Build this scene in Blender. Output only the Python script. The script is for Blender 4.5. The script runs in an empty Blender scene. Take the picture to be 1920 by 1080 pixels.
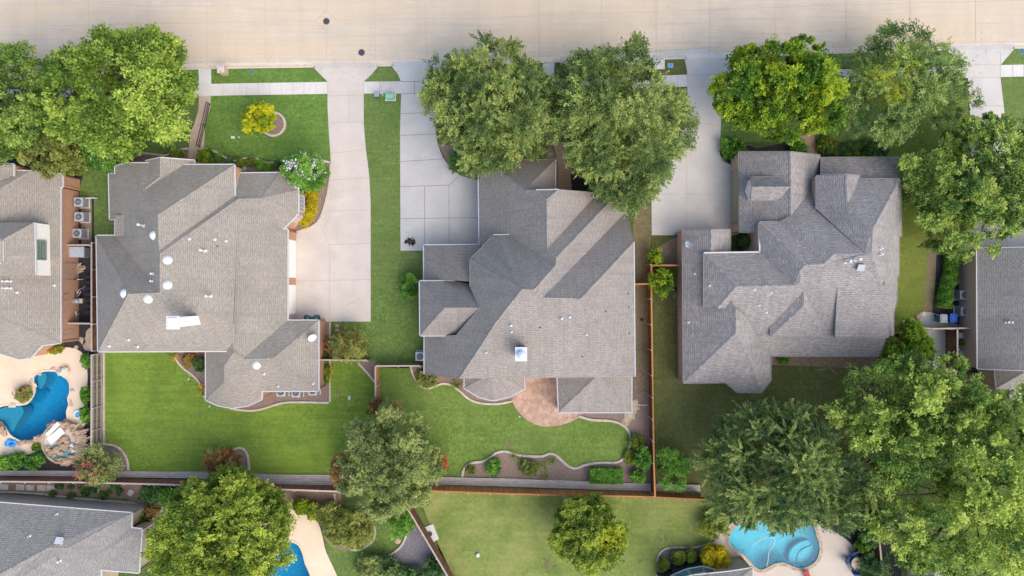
import bpy, math, random
import numpy as np
from mathutils import Vector, Matrix
from mathutils.bvhtree import BVHTree
from mathutils.geometry import tessellate_polygon
random.seed(7)
D = bpy.data
scene = bpy.context.scene
COL = scene.collection
H = 70.0          # drone height above the street, metres
FP = 1330.0       # focal length in pixels of the 1920 wide photograph
UP = Vector((0, 0, 1))

def P(px, py, z=0.0):
    """point at height z seen at photo pixel (px, py)"""
    s = (H - z) / FP
    return Vector(((px - 960) * s, -(py - 540) * s, z))

# ------------------------------------------------------------------ objects
def tag(o, label=None, cat=None, group=None, kind=None):
    if label: o['label'] = label
    if cat: o['category'] = cat
    if group: o['group'] = group
    if kind: o['kind'] = kind
    return o

def thing(name, label, cat, loc=(0, 0, 0), rz=0.0, group=None):
    o = D.objects.new(name, None)
    o.empty_display_size = 0.3
    COL.objects.link(o)
    o.location = loc
    o.rotation_euler = (0, 0, rz)
    return tag(o, label, cat, group)

def root_of(o):
    while o.parent: o = o.parent
    return o

def link(name, me, mat=None, parent=None, loc=(0, 0, 0), rz=0.0):
    o = D.objects.new(name, me)
    COL.objects.link(o)
    if mat is not None and not me.materials: me.materials.append(mat)
    if parent is not None: o.parent = parent
    o.location = loc
    o.rotation_euler = (0, 0, rz)
    return o

def dup(root, loc, rz, label=None, group=None):
    r = root.copy(); COL.objects.link(r)
    r.location = loc; r.rotation_euler = (0, 0, rz)
    if label: r['label'] = label
    if group: r['group'] = group
    for ch in list(root.children):
        c = ch.copy(); COL.objects.link(c); c.parent = r
        for g in list(ch.children):
            d = g.copy(); COL.objects.link(d); d.parent = c
    return r

class MB:
    """collects shapes, then becomes ONE mesh object"""
    def __init__(s): s.v = []; s.f = []; s.uv = []
    def face(s, pts, uv=None):
        b = len(s.v); s.v += [tuple(p) for p in pts]
        s.f.append(tuple(range(b, b + len(pts))))
        s.uv += uv if uv else [(0, 0)] * len(pts)
    def box(s, c, size, rz=0.0, tilt=None):
        x, y, z = [q / 2 for q in size]
        m = Matrix.Rotation(rz, 3, 'Z')
        if tilt is not None: m = m @ tilt
        k = [Vector(c) + m @ Vector(q) for q in ((-x,-y,-z),(x,-y,-z),(x,y,-z),(-x,y,-z),(-x,-y,z),(x,-y,z),(x,y,z),(-x,y,z))]
        for f in ((0,3,2,1),(4,5,6,7),(0,1,5,4),(1,2,6,5),(2,3,7,6),(3,0,4,7)):
            s.face([k[i] for i in f])
        return s
    def bar(s, a, b, w, h):
        a = Vector(a); b = Vector(b); d = b - a; L = d.length
        q = d.to_track_quat('X', 'Z').to_matrix()
        c = (a + b) / 2
        k = [c + q @ Vector((sx * L / 2, sy * w / 2, sz * h / 2)) for sx, sy, sz in
             ((-1,-1,-1),(1,-1,-1),(1,1,-1),(-1,1,-1),(-1,-1,1),(1,-1,1),(1,1,1),(-1,1,1))]
        for f in ((0,3,2,1),(4,5,6,7),(0,1,5,4),(1,2,6,5),(2,3,7,6),(3,0,4,7)):
            s.face([k[i] for i in f])
        return s
    def tube(s, pts, rad, n=6, cap=True):
        pts = [Vector(p) for p in pts]
        if not isinstance(rad, (list, tuple)): rad = [rad] * len(pts)
        rings = []
        for i, p in enumerate(pts):
            t = (pts[min(i + 1, len(pts) - 1)] - pts[max(i - 1, 0)]).normalized()
            a = t.orthogonal().normalized() if abs(t.z) > .95 else t.cross(UP).normalized()
            b = t.cross(a)
            rings.append([p + rad[i] * (math.cos(k * 2 * math.pi / n) * a + math.sin(k * 2 * math.pi / n) * b) for k in range(n)])
        for r0, r1 in zip(rings, rings[1:]):
            for k in range(n):
                s.face([r0[k], r0[(k + 1) % n], r1[(k + 1) % n], r1[k]])
        if cap:
            s.face(rings[0][::-1]); s.face(rings[-1])
        return s
    def lathe(s, c, prof, n=16, sx=1.0, sy=1.0, rz=0.0):
        c = Vector(c); rings = []
        cr, sr = math.cos(rz), math.sin(rz)
        for r, z in prof:
            ring = []
            for k in range(n):
                x = r * sx * math.cos(k * 2 * math.pi / n); y = r * sy * math.sin(k * 2 * math.pi / n)
                ring.append(c + Vector((x * cr - y * sr, x * sr + y * cr, z)))
            rings.append(ring)
        for r0, r1 in zip(rings, rings[1:]):
            for k in range(n):
                s.face([r0[k], r0[(k + 1) % n], r1[(k + 1) % n], r1[k]])
        if prof[-1][0] > 1e-4: s.face(rings[-1])
        if prof[0][0] > 1e-4: s.face(rings[0][::-1])
        return s
    def prism(s, poly, z0, z1):
        poly = [Vector((p[0], p[1], 0)) for p in poly]
        if sum(a.x * b.y - a.y * b.x for a, b in zip(poly, poly[1:] + poly[:1])) < 0: poly = poly[::-1]
        n = len(poly)
        s.face([(p.x, p.y, z1) for p in poly]); s.face([(p.x, p.y, z0) for p in poly[::-1]])
        for i in range(n):
            a, b = poly[i], poly[(i + 1) % n]
            s.face([(a.x, a.y, z0), (b.x, b.y, z0), (b.x, b.y, z1), (a.x, a.y, z1)])
        return s
    def blob(s, c, r, sq=(1, 1, 1), seed=0, rough=.18, n=10, m=6):
        rnd = random.Random(seed); c = Vector(c)
        ph = [(rnd.uniform(0, 6.28), rnd.uniform(1.5, 3.5), rnd.uniform(1, 3)) for _ in range(4)]
        rows = []
        for i in range(m + 1):
            t = math.pi * i / m; row = []
            for k in range(n):
                a = 2 * math.pi * k / n
                d = 1 + rough * sum(math.sin(p + f * a + g * t) for p, f, g in ph) / 2 * math.sin(t)
                row.append(c + Vector((r * sq[0] * d * math.sin(t) * math.cos(a), r * sq[1] * d * math.sin(t) * math.sin(a), r * sq[2] * d * math.cos(t))))
            rows.append(row)
        for r0, r1 in zip(rows, rows[1:]):
            for k in range(n):
                s.face([r0[k], r1[k], r1[(k + 1) % n], r0[(k + 1) % n]])
        return s
    def mesh(s, name, smooth=False, weld=False):
        me = D.meshes.new(name)
        me.from_pydata(s.v, [], s.f)
        ul = me.uv_layers.new(name='UVMap')
        ul.data.foreach_set('uv', np.array(s.uv, dtype=np.float32).ravel())
        if weld:
            import bmesh
            bm = bmesh.new(); bm.from_mesh(me)
            bmesh.ops.remove_doubles(bm, verts=bm.verts, dist=1e-4)
            bm.to_mesh(me); bm.free()
        if smooth:
            me.polygons.foreach_set('use_smooth', [True] * len(me.polygons))
        me.update()
        return me
    def build(s, name, mat, parent=None, smooth=False, weld=False, world=True):
        """vertices are world coordinates unless world=False (then local to the parent)"""
        if parent is not None and world:
            r = root_of(parent)
            mi = (Matrix.Translation(r.location) @ r.rotation_euler.to_matrix().to_4x4()).inverted()
            s.v = [tuple(mi @ Vector(p)) for p in s.v]
        return link(name, s.mesh(name, smooth, weld or smooth), mat, parent)

def smooth_path(pts, closed=True, sub=5):
    n = len(pts); out = []
    rng = range(n) if closed else range(n - 1)
    for i in rng:
        g = (lambda j: pts[j % n]) if closed else (lambda j: pts[min(max(j, 0), n - 1)])
        p0, p1, p2, p3 = g(i - 1), g(i), g(i + 1), g(i + 2)
        for k in range(sub):
            t = k / sub
            out.append(tuple(.5 * (2 * b + (c - a) * t + (2 * a - 5 * b + 4 * c - d) * t * t + (3 * b - a - 3 * c + d) * t ** 3)
                             for a, b, c, d in zip(p0, p1, p2, p3)))
    if not closed: out.append(pts[-1])
    return out

def sheet(name, poly, z, mat, holes=(), kind='structure', label=None, cat=None, parent=None, raw=False):
    """a flat sheet from photo pixels (or world metres when raw)"""
    cv = (lambda p: Vector((p[0], p[1], z))) if raw else (lambda p: P(p[0], p[1], z))
    loops = [[cv(p) for p in poly]] + [[cv(p) for p in h] for h in holes]
    flat = [p for l in loops for p in l]
    tris = tessellate_polygon(loops)
    me = D.meshes.new(name)
    fs = []
    for t in tris:
        a, b, c = [flat[i] for i in t]
        fs.append(tuple(t) if (b - a).cross(c - a).z > 0 else tuple(t[::-1]))
    me.from_pydata([tuple(p) for p in flat], [], fs)
    me.update()
    o = link(name, me, mat, parent)
    return tag(o, label, cat, None, kind)

# ------------------------------------------------------------------ materials
class NT:
    def __init__(s, name):
        s.m = D.materials.new(name); s.m.use_nodes = True
        s.t = s.m.node_tree; s.n = s.t.nodes; s.l = s.t.links
        s.b = s.n['Principled BSDF']; s.out = s.n['Material Output']
        s.b.inputs['Specular IOR Level'].default_value = .25
    def add(s, typ, **kw):
        nd = s.n.new(typ)
        for k, v in kw.items():
            if k.startswith('i_'):
                key = k[2:].replace('_', ' ')
                nd.inputs[key].default_value = v
            else: setattr(nd, k, v)
        return nd
    def link(s, a, b): s.l.new(a, b)
    def coord(s, kind='Object', scale=(1, 1, 1), rot=0.0):
        c = s.add('ShaderNodeTexCoord'); m = s.add('ShaderNodeMapping')
        m.inputs['Scale'].default_value = scale; m.inputs['Rotation'].default_value = (0, 0, rot)
        s.link(c.outputs[kind], m.inputs['Vector']); return m.outputs['Vector']
    def noise(s, vec, scale, detail=3, rough=.6, dist=0.0):
        nd = s.add('ShaderNodeTexNoise'); nd.inputs['Scale'].default_value = scale
        nd.inputs['Detail'].default_value = detail; nd.inputs['Roughness'].default_value = rough
        nd.inputs['Distortion'].default_value = dist
        s.link(vec, nd.inputs['Vector']); return nd.outputs['Fac']
    def ramp(s, fac, stops):
        r = s.add('ShaderNodeValToRGB'); e = r.color_ramp.elements
        while len(e) < len(stops): e.new(.5)
        for el, (p, c) in zip(e, stops):
            el.position = p; el.color = (*c, 1) if len(c) == 3 else c
        s.link(fac, r.inputs['Fac']); return r.outputs['Color']
    def mix(s, a, b, fac, mode='MIX'):
        m = s.add('ShaderNodeMix', data_type='RGBA', blend_type=mode)
        for sock, v in ((m.inputs[6], a), (m.inputs[7], b), (m.inputs[0], fac)):
            if isinstance(v, bpy.types.NodeSocket): s.link(v, sock)
            elif isinstance(v, (tuple, list)): sock.default_value = (*v, 1) if len(v) == 3 else v
            else: sock.default_value = v
        return m.outputs[2]
    def math(s, op, a, b=0.0):
        m = s.add('ShaderNodeMath', operation=op)
        for i, v in enumerate((a, b)):
            if isinstance(v, bpy.types.NodeSocket): s.link(v, m.inputs[i])
            else: m.inputs[i].default_value = v
        return m.outputs[0]
    def bump(s, h, strength=.4, dist=.05):
        b = s.add('ShaderNodeBump'); b.inputs['Strength'].default_value = strength; b.inputs['Distance'].default_value = dist
        s.link(h, b.inputs['Height']); s.link(b.outputs['Normal'], s.b.inputs['Normal'])
    def done(s, col, rough=.8, metal=0.0):
        if isinstance(col, bpy.types.NodeSocket): s.link(col, s.b.inputs['Base Color'])
        else: s.b.inputs['Base Color'].default_value = (*col, 1)
        s.b.inputs['Roughness'].default_value = rough; s.b.inputs['Metallic'].default_value = metal
        return s.m

def mul(c, k): return tuple(x * k for x in c)

def m_plain(name, col, rough=.6, metal=0.0, var=.12):
    t = NT(name); v = t.coord('Object')
    n = t.noise(v, 3.0, 4)
    c = t.ramp(n, [(.3, mul(col, 1 - var)), (.7, mul(col, 1 + var))])
    return t.done(c, rough, metal)

def m_grass(name, c0, c1, dry, dryamt=.55, stripe=0.0, ang=0.0):
    t = NT(name); v = t.coord('Object')
    fine = t.noise(v, 3.2, 6, .88)
    mid = t.noise(v, 1.1, 5, .75, .4)
    big = t.noise(v, .13, 3, .6, .8)
    c = t.ramp(fine, [(.39, mul(c0, .48)), (.5, c0), (.61, mul(c1, 1.35))])
    c = t.mix(c, t.ramp(mid, [(.34, mul(c0, .62)), (.66, mul(c1, 1.12))]), .42)
    pf = t.ramp(big, [(dryamt - .12, (0, 0, 0)), (dryamt + .16, (1, 1, 1))])
    c = t.mix(c, dry, t.math('MULTIPLY', pf, .6))
    sp = t.noise(v, .6, 6, .85, .5)
    c = t.mix(c, mul(dry, 1.25), t.math('MULTIPLY', t.ramp(sp, [(.58, (0, 0, 0)), (.70, (1, 1, 1))]), .45))
    lush = t.noise(v, .28, 3, .6, .6)
    c = t.mix(c, mul(c0, .72), t.math('MULTIPLY', t.ramp(lush, [(.50, (0, 0, 0)), (.68, (1, 1, 1))]), .55))
    if stripe:
        sv = t.coord('Object', (.12, 1.7, 1), ang)
        w = t.noise(sv, 1.4, 4, .7, .2)
        c = t.mix(c, mul(c0, .62), t.math('MULTIPLY', t.ramp(w, [(.42, (0, 0, 0)), (.62, (1, 1, 1))]), stripe * 1.3))
    t.bump(t.math('ADD', fine, t.noise(v, 22.0, 2, .8)), .8, .07)
    return t.done(c, .9)

def m_concrete(name, col, var=.1, stain=.25, streak=0.0):
    t = NT(name); v = t.coord('Object')
    c = t.ramp(t.noise(v, .5, 5, .6), [(.3, mul(col, 1 - var)), (.7, mul(col, 1 + var))])
    f = t.noise(v, 12, 3, .8)
    c = t.mix(c, t.ramp(f, [(.3, (.42, .42, .42)), (.7, (.6, .6, .6))]), .5, 'OVERLAY')
    st = t.noise(v, .22, 6, .7, 1.2)
    c = t.mix(c, mul(col, .62), t.math('MULTIPLY', t.ramp(st, [(.52, (0, 0, 0)), (.75, (1, 1, 1))]), stain))
    if streak:
        sv = t.coord('Object', (.07, 1.6, 1), math.radians(-1.4))
        s1 = t.noise(sv, 2.2, 6, .75)
        c = t.mix(c, mul(col, .72), t.math('MULTIPLY', t.ramp(s1, [(.45, (0, 0, 0)), (.72, (1, 1, 1))]), streak))
        s2 = t.noise(t.coord('Object', (.03, .35, 1), math.radians(-1.4)), 1.6, 3, .6)
        c = t.mix(c, (col[0] * 1.05, col[1] * .97, col[2] * .86), t.math('MULTIPLY', t.ramp(s2, [(.4, (0, 0, 0)), (.65, (1, 1, 1))]), streak * 1.3))
        s3 = t.noise(t.coord('Object', (.9, .05, 1)), 1.0, 4, .6)
        c = t.mix(c, mul(col, .8), t.math('MULTIPLY', t.ramp(s3, [(.5, (0, 0, 0)), (.7, (1, 1, 1))]), streak * .4))
    t.bump(f, .15, .02)
    return t.done(c, .85)

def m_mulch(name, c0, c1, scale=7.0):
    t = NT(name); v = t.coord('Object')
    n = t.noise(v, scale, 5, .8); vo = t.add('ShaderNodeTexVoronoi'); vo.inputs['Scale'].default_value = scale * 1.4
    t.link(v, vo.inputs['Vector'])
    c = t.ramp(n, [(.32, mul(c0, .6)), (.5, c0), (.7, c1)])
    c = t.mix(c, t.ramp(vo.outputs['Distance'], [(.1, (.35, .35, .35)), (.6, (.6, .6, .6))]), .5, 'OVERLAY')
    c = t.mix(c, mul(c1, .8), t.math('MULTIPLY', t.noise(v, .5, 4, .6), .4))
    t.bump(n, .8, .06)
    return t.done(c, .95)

def m_shingle(name, ca, cb, cc, row=.22, wid=.5, mott=.5):
    """laminated asphalt shingles laid along the slope (UV in metres)"""
    t = NT(name); uv = t.coord('UV')
    br = t.add('ShaderNodeTexBrick'); br.offset = .37; br.squash = 1.0
    br.inputs['Scale'].default_value = 1.0
    br.inputs['Brick Width'].default_value = wid; br.inputs['Row Height'].default_value = row
    br.inputs['Mortar Size'].default_value = .028; br.inputs['Mortar Smooth'].default_value = .6
    br.inputs['Color1'].default_value = (*ca, 1); br.inputs['Color2'].default_value = (*cb, 1)
    br.inputs['Mortar'].default_value = (*mul(cc, .6), 1)
    t.link(uv, br.inputs['Vector'])
    n1 = t.noise(t.coord('UV', (1.6, 4.5, 1)), 1.5, 3, .7)
    c = t.mix(br.outputs['Color'], t.ramp(n1, [(.36, mul(cc, .8)), (.64, mul(ca, 1.12))]), mott)
    big = t.noise(uv, .35, 3, .6)
    c = t.mix(c, t.ramp(big, [(.3, (.44, .44, .44)), (.7, (.56, .56, .56))]), .6, 'OVERLAY')
    streak = t.noise(t.coord('UV', (.9, .09, 1)), 1.5, 4, .65)
    c = t.mix(c, mul(cc, .85), t.math('MULTIPLY', t.ramp(streak, [(.46, (0, 0, 0)), (.70, (1, 1, 1))]), .45))
    t.bump(t.math('ADD', br.outputs['Fac'], t.math('MULTIPLY', n1, -1.0)), .45, .03)
    return t.done(c, .92)

def m_brick(name, ca, cb, mort, w=.22, h=.075, kind='UV', mottle=.3):
    t = NT(name); uv = t.coord(kind)
    br = t.add('ShaderNodeTexBrick'); br.inputs['Scale'].default_value = 1.0
    br.inputs['Brick Width'].default_value = w; br.inputs['Row Height'].default_value = h
    br.inputs['Mortar Size'].default_value = h * .13
    br.inputs['Color1'].default_value = (*ca, 1); br.inputs['Color2'].default_value = (*cb, 1); br.inputs['Mortar'].default_value = (*mort, 1)
    t.link(uv, br.inputs['Vector'])
    n = t.noise(uv, 1.3, 5, .7)
    c = t.mix(br.outputs['Color'], t.ramp(n, [(.3, mul(ca, .7)), (.7, mul(cb, 1.2))]), mottle)
    t.bump(br.outputs['Fac'], -.4, .02)
    return t.done(c, .85)

def m_flag(name, ca, cb, joint, scale=1.1):
    t = NT(name); v = t.coord('Object')
    wn = t.add('ShaderNodeTexNoise'); wn.inputs['Scale'].default_value = 1.4
    t.link(v, wn.inputs['Vector'])
    wv = t.mix(v, wn.outputs['Color'], .12)
    vo = t.add('ShaderNodeTexVoronoi', feature='DISTANCE_TO_EDGE'); vo.inputs['Scale'].default_value = scale
    t.link(wv, vo.inputs['Vector'])
    vc = t.add('ShaderNodeTexVoronoi'); vc.inputs['Scale'].default_value = scale
    t.link(wv, vc.inputs['Vector'])
    sp = t.add('ShaderNodeSeparateColor'); t.link(vc.outputs['Color'], sp.inputs[0])
    c = t.ramp(sp.outputs[0], [(0.1, ca), (.9, cb)])
    c = t.mix(c, t.ramp(t.noise(v, 1.5, 5, .7), [(.3, mul(ca, .75)), (.7, mul(cb, 1.1))]), .45)
    e = t.ramp(vo.outputs['Distance'], [(.02, (1, 1, 1)), (.06, (0, 0, 0))])
    c = t.mix(c, joint, t.math('MULTIPLY', e, .45))
    t.bump(vo.outputs['Distance'], .3, .02)
    return t.done(c, .8)

def m_wood(name, col, var=.25, wid=.14):
    t = NT(name)
    g = t.add('ShaderNodeNewGeometry')
    c = t.ramp(g.outputs['Random Per Island'], [(0, mul(col, 1 - var)), (1, mul(col, 1 + var))])
    n = t.noise(t.coord('Object', (3, 3, .6)), 2.0, 5, .7)
    c = t.mix(c, mul(col, .6), t.math('MULTIPLY', t.ramp(n, [(.45, (0, 0, 0)), (.75, (1, 1, 1))]), .5))
    return t.done(c, .85)

def m_leaf(name, deep, mid, tip, trans=.38, scale=.5, spot=(.56, .58, .02)):
    """leaf colours vary leaf by leaf, spray by spray (attribute) and over the crown"""
    t = NT(name)
    g = t.add('ShaderNodeNewGeometry'); a = t.add('ShaderNodeAttribute', attribute_name='tint')
    v = t.coord('Object')
    n = t.noise(v, scale, 3, .6)
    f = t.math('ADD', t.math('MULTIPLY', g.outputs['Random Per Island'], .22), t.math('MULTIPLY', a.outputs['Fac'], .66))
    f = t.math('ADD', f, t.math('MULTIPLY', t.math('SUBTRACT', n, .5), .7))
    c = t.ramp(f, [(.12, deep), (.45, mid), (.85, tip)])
    sp = t.add('ShaderNodeAttribute', attribute_name='spot')
    c = t.mix(c, spot, sp.outputs['Fac'])
    t.link(c, t.b.inputs['Base Color']); t.b.inputs['Roughness'].default_value = .55
    tr = t.add('ShaderNodeBsdfTranslucent')
    t.link(t.mix(c, (1.0, .95, .35), .35, 'MULTIPLY'), tr.inputs['Color'])
    mx = t.add('ShaderNodeMixShader'); mx.inputs[0].default_value = trans
    t.link(t.b.outputs[0], mx.inputs[1]); t.link(tr.outputs[0], mx.inputs[2]); t.link(mx.outputs[0], t.out.inputs[0])
    return t.m

def m_water(name, tint, rough=.03):
    t = NT(name); v = t.coord('Object')
    t.n.remove(t.b)
    tr = t.add('ShaderNodeBsdfTransparent'); tr.inputs[0].default_value = (*tint, 1)
    gl = t.add('ShaderNodeBsdfGlossy'); gl.inputs['Roughness'].default_value = rough
    b = t.add('ShaderNodeBump'); b.inputs['Strength'].default_value = .25; b.inputs['Distance'].default_value = .05
    t.link(t.noise(v, 2.2, 3, .6, .6), b.inputs['Height']); t.link(b.outputs[0], gl.inputs['Normal'])
    fr = t.add('ShaderNodeFresnel'); fr.inputs[0].default_value = 1.33; t.link(b.outputs[0], fr.inputs['Normal'])
    mx = t.add('ShaderNodeMixShader')
    t.link(fr.outputs[0], mx.inputs[0]); t.link(tr.outputs[0], mx.inputs[1]); t.link(gl.outputs[0], mx.inputs[2])
    t.link(mx.outputs[0], t.out.inputs[0])
    return t.m

def m_glass(name, col=(.02, .03, .04)):
    t = NT(name); t.b.inputs['Specular IOR Level'].default_value = .8
    return t.done(col, .08)

M = {}
# lawns
M['grass_base'] = m_grass('grass_base', (.070, .115, .026), (.115, .165, .038), (.165, .165, .060), .56, .12)
M['grass_lush'] = m_grass('grass_lush', (.120, .215, .038), (.170, .280, .050), (.150, .240, .045), .60, .22, 0.0)
M['grass_bright'] = m_grass('grass_bright', (.158, .258, .034), (.230, .335, .046), (.235, .320, .040), .50, .28, 0.02)
M['grass_mid'] = m_grass('grass_mid', (.128, .205, .046), (.178, .255, .060), (.165, .190, .060), .55, .25, 1.57)
M['grass_back'] = m_grass('grass_back', (.132, .215, .038), (.195, .280, .052), (.240, .290, .075), .50, .15, .3)
M['grass_dull'] = m_grass('grass_dull', (.120, .130, .034), (.170, .180, .048), (.130, .130, .055), .55, .18, 0.0)  # house and tree shade on the right back lawn is mixed into this colour
M['grass_olive'] = m_grass('grass_olive', (.135, .200, .026), (.195, .260, .036), (.225, .225, .050), .48, .12, 1.57)
M['grass_pale'] = m_grass('grass_pale', (.160, .228, .044), (.235, .300, .064), (.340, .325, .110), .46, .16, .5)
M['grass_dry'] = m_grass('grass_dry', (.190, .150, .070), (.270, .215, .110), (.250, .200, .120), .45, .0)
# paving
M['road'] = m_concrete('road_concrete', (.545, .452, .345), .08, .24, .62)
M['walk'] = m_concrete('walk_concrete', (.590, .545, .490), .08, .34)
M['drive_pink'] = m_concrete('drive_pink', (.535, .462, .395), .08, .34)
M['drive_grey'] = m_concrete('drive_grey', (.465, .440, .405), .08, .36)
M['drive_pale'] = m_concrete('drive_pale', (.530, .482, .430), .08, .32)
M['kerb'] = m_concrete('kerb_concrete', (.620, .505, .385), .08, .25)
M['joint'] = m_plain('joint_dark', (.43, .352, .270), .9)
M['joint_deep'] = m_plain('joint_deep', (.17, .15, .13), .9)
M['joint_light'] = m_plain('joint_soft', (.40, .33, .26), .9)
M['path_brown'] = m_concrete('path_brown', (.360, .235, .155), .12, .25)
M['path_pink'] = m_concrete('path_pink', (.500, .370, .280), .10, .25)
M['deck'] = m_concrete('pool_deck', (.700, .540, .380), .08, .15)
M['deck_grey'] = m_concrete('pool_deck_grey', (.520, .440, .360), .08, .2)
M['patio'] = m_flag('patio_stone', (.400, .235, .160), (.560, .390, .290), (.26, .16, .12), 2.3)
M['mulch'] = m_mulch('mulch_brown', (.230, .155, .118), (.380, .285, .225))
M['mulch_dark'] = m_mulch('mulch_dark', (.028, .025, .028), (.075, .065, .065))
M['soil'] = m_mulch('bare_soil', (.230, .165, .110), (.340, .255, .180), 3.0)
M['gravel'] = m_mulch('pink_gravel', (.260, .170, .120), (.420, .300, .220), 9.0)
M['river'] = m_mulch('river_rock', (.150, .135, .140), (.340, .310, .310), 8.0)
M['edge'] = m_brick('edging_stone', (.58, .50, .40), (.48, .41, .33), (.30, .25, .20), .3, .3, 'UV')
# house
M['sh_tan'] = m_shingle('shingle_tan', (.350, .302, .244), (.300, .260, .213), (.250, .220, .186), .17, .38, .5)
M['sh_grey'] = m_shingle('shingle_grey', (.355, .302, .256), (.285, .248, .216), (.215, .196, .180), .19, .36, .4)
M['sh_mott'] = m_shingle('shingle_mottled', (.385, .340, .302), (.255, .228, .214), (.205, .188, .185), .19, .50, .4)
M['sh_slate'] = m_shingle('shingle_slate', (.320, .292, .260), (.262, .242, .219), (.205, .192, .180), .18, .40, .5)
M['brick'] = m_brick('orange_brick', (.560, .300, .180), (.420, .210, .125), (.50, .36, .26))
M['brick_pale'] = m_brick('pale_brick', (.600, .430, .320), (.500, .340, .240), (.55, .45, .36))
M['stone_wall'] = m_brick('house_stone', (.520, .430, .330), (.420, .340, .260), (.42, .36, .29), .4, .18)
M['siding'] = m_plain('white_siding', (.86, .82, .74), .6, 0, .05)
M['siding_tan'] = m_plain('tan_siding', (.34, .30, .22), .7, 0, .08)
M['trim'] = m_plain('white_trim', (.54, .52, .50), .5, 0, .06)
M['trim_blue'] = m_plain('pale_gutter', (.47, .48, .51), .45, 0, .06)
M['trim_tan'] = m_plain('tan_trim', (.27, .24, .21), .6, 0, .08)
M['glass'] = m_glass('window_glass')
M['glass_green'] = m_glass('green_glass', (.10, .22, .16))
M['glass_blue'] = m_glass('skylight_glass', (.06, .16, .22))
M['white'] = m_plain('white_metal', (.62, .61, .60), .45, 0, .05)
M['galv'] = m_plain('galvanised', (.55, .60, .64), .4, .3, .08)
M['steel'] = m_plain('grey_steel', (.30, .31, .33), .45, .3, .1)
M['ac_side'] = m_plain('condenser_side', (.27, .27, .27), .6, 0, .1)
M['ac_top'] = m_plain('condenser_top', (.42, .43, .45), .5, .1, .08)
M['ac_dark'] = m_plain('condenser_dark', (.035, .045, .06), .5)
M['black'] = m_plain('black_metal', (.022, .020, .022), .5)
M['iron'] = m_plain('cast_iron', (.075, .068, .070), .7, .2)
M['cedar'] = m_wood('cedar_orange', (.43, .185, .065))
M['cedar_dark'] = m_wood('cedar_dark', (.225, .088, .040))
M['cedar_red'] = m_wood('cedar_red', (.235, .100, .070))
M['wood_grey'] = m_wood('weathered_wood', (.205, .175, .150))
M['wood_brown'] = m_wood('brown_wood', (.165, .080, .050))
M['wood_pale'] = m_wood('pale_wood', (.45, .36, .29))
M['rubble'] = m_brick('rubble_stone', (.700, .600, .490), (.420, .355, .290), (.13, .11, .095), .62, .17, 'Object', .5)
M['bark'] = m_plain('bark', (.145, .110, .085), .9, 0, .35)
M['rock'] = m_mulch('boulder', (.380, .250, .160), (.560, .400, .270), 2.0)
M['rock_pale'] = m_mulch('pale_rock', (.560, .480, .390), (.700, .610, .500), 2.0)
M['slab'] = m_mulch('flat_stone', (.420, .320, .220), (.560, .450, .320), 2.0)
M['plaster_deep'] = m_plain('pool_plaster_deep', (.028, .370, .570), .6, 0, .12)
M['plaster_mid'] = m_plain('pool_plaster_mid', (.11, .43, .52), .6, 0, .12)
M['plaster_aqua'] = m_plain('pool_plaster_aqua', (.130, .640, .760), .6, 0, .10)
M['water'] = m_water('pool_water', (.55, .86, .95))
M['water_aqua'] = m_water('pool_water_aqua', (.72, .94, .97))
M['plastic_blue'] = m_plain('blue_plastic', (.020, .115, .480), .4)
M['plastic_sky'] = m_plain('sky_plastic', (.06, .34, .70), .4)
M['plastic_grey'] = m_plain('grey_plastic', (.28, .30, .31), .5)
M['plastic_green'] = m_plain('green_plastic', (.22, .46, .32), .5)
M['plastic_teal'] = m_plain('teal_plastic', (.05, .16, .16), .5)
M['red'] = m_plain('red_fabric', (.33, .04, .04), .7)
M['denim'] = m_plain('blue_fabric', (.055, .085, .21), .8)
M['tan_box'] = m_plain('tan_box', (.46, .37, .26), .7)
M['petal_white'] = m_leaf('white_petals', (.66, .64, .60), (.76, .74, .70), (.82, .80, .76), .2)
M['petal_pink'] = m_leaf('pink_petals', (.42, .05, .09), (.55, .09, .14), (.60, .16, .20), .2)
M['petal_orange'] = m_leaf('orange_petals', (.55, .22, .015), (.68, .34, .02), (.75, .45, .04), .2)
# foliage
LF = {
 'maple':   ((.065, .115, .016), (.170, .255, .034), (.370, .440, .085)),
 'maple_d': ((.055, .110, .020), (.135, .215, .040), (.290, .370, .080)),
 'oak':     ((.060, .100, .030), (.155, .212, .056), (.345, .385, .105)),
 'oak_d':   ((.040, .080, .028), (.120, .185, .050), (.320, .360, .105)),
 'lime':    ((.055, .140, .014), (.190, .320, .022), (.500, .570, .035)),
 'yellow':  ((.160, .260, .014), (.470, .510, .016), (.800, .740, .030)),
 'sunny':   ((.380, .330, .012), (.600, .490, .018), (.780, .640, .030)),
 'elm':     ((.050, .105, .022), (.155, .235, .044), (.380, .440, .100)),
 'gold':    ((.065, .110, .016), (.185, .250, .032), (.420, .450, .070)),
 'pale':    ((.060, .115, .022), (.190, .275, .046), (.460, .510, .115)),
 'oak_l':   ((.055, .105, .034), (.150, .220, .058), (.330, .385, .110)),
 'olive':   ((.090, .115, .025), (.190, .220, .048), (.330, .340, .085)),
 'sage':    ((.085, .118, .040), (.195, .238, .072), (.375, .400, .130)),
 'dark':    ((.030, .078, .026), (.072, .150, .042), (.150, .250, .070)),
 'green':   ((.045, .125, .018), (.105, .240, .030), (.230, .390, .060)),
 'rust':    ((.150, .080, .030), (.270, .135, .045), (.330, .270, .080)),
 'red':     ((.200, .028, .016), (.330, .065, .030), (.420, .140, .050)),
 'moss':    ((.090, .120, .016), (.165, .210, .026), (.260, .300, .045)),
 'dead':    ((.030, .028, .028), (.055, .050, .050), (.090, .085, .085)),
}
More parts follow.
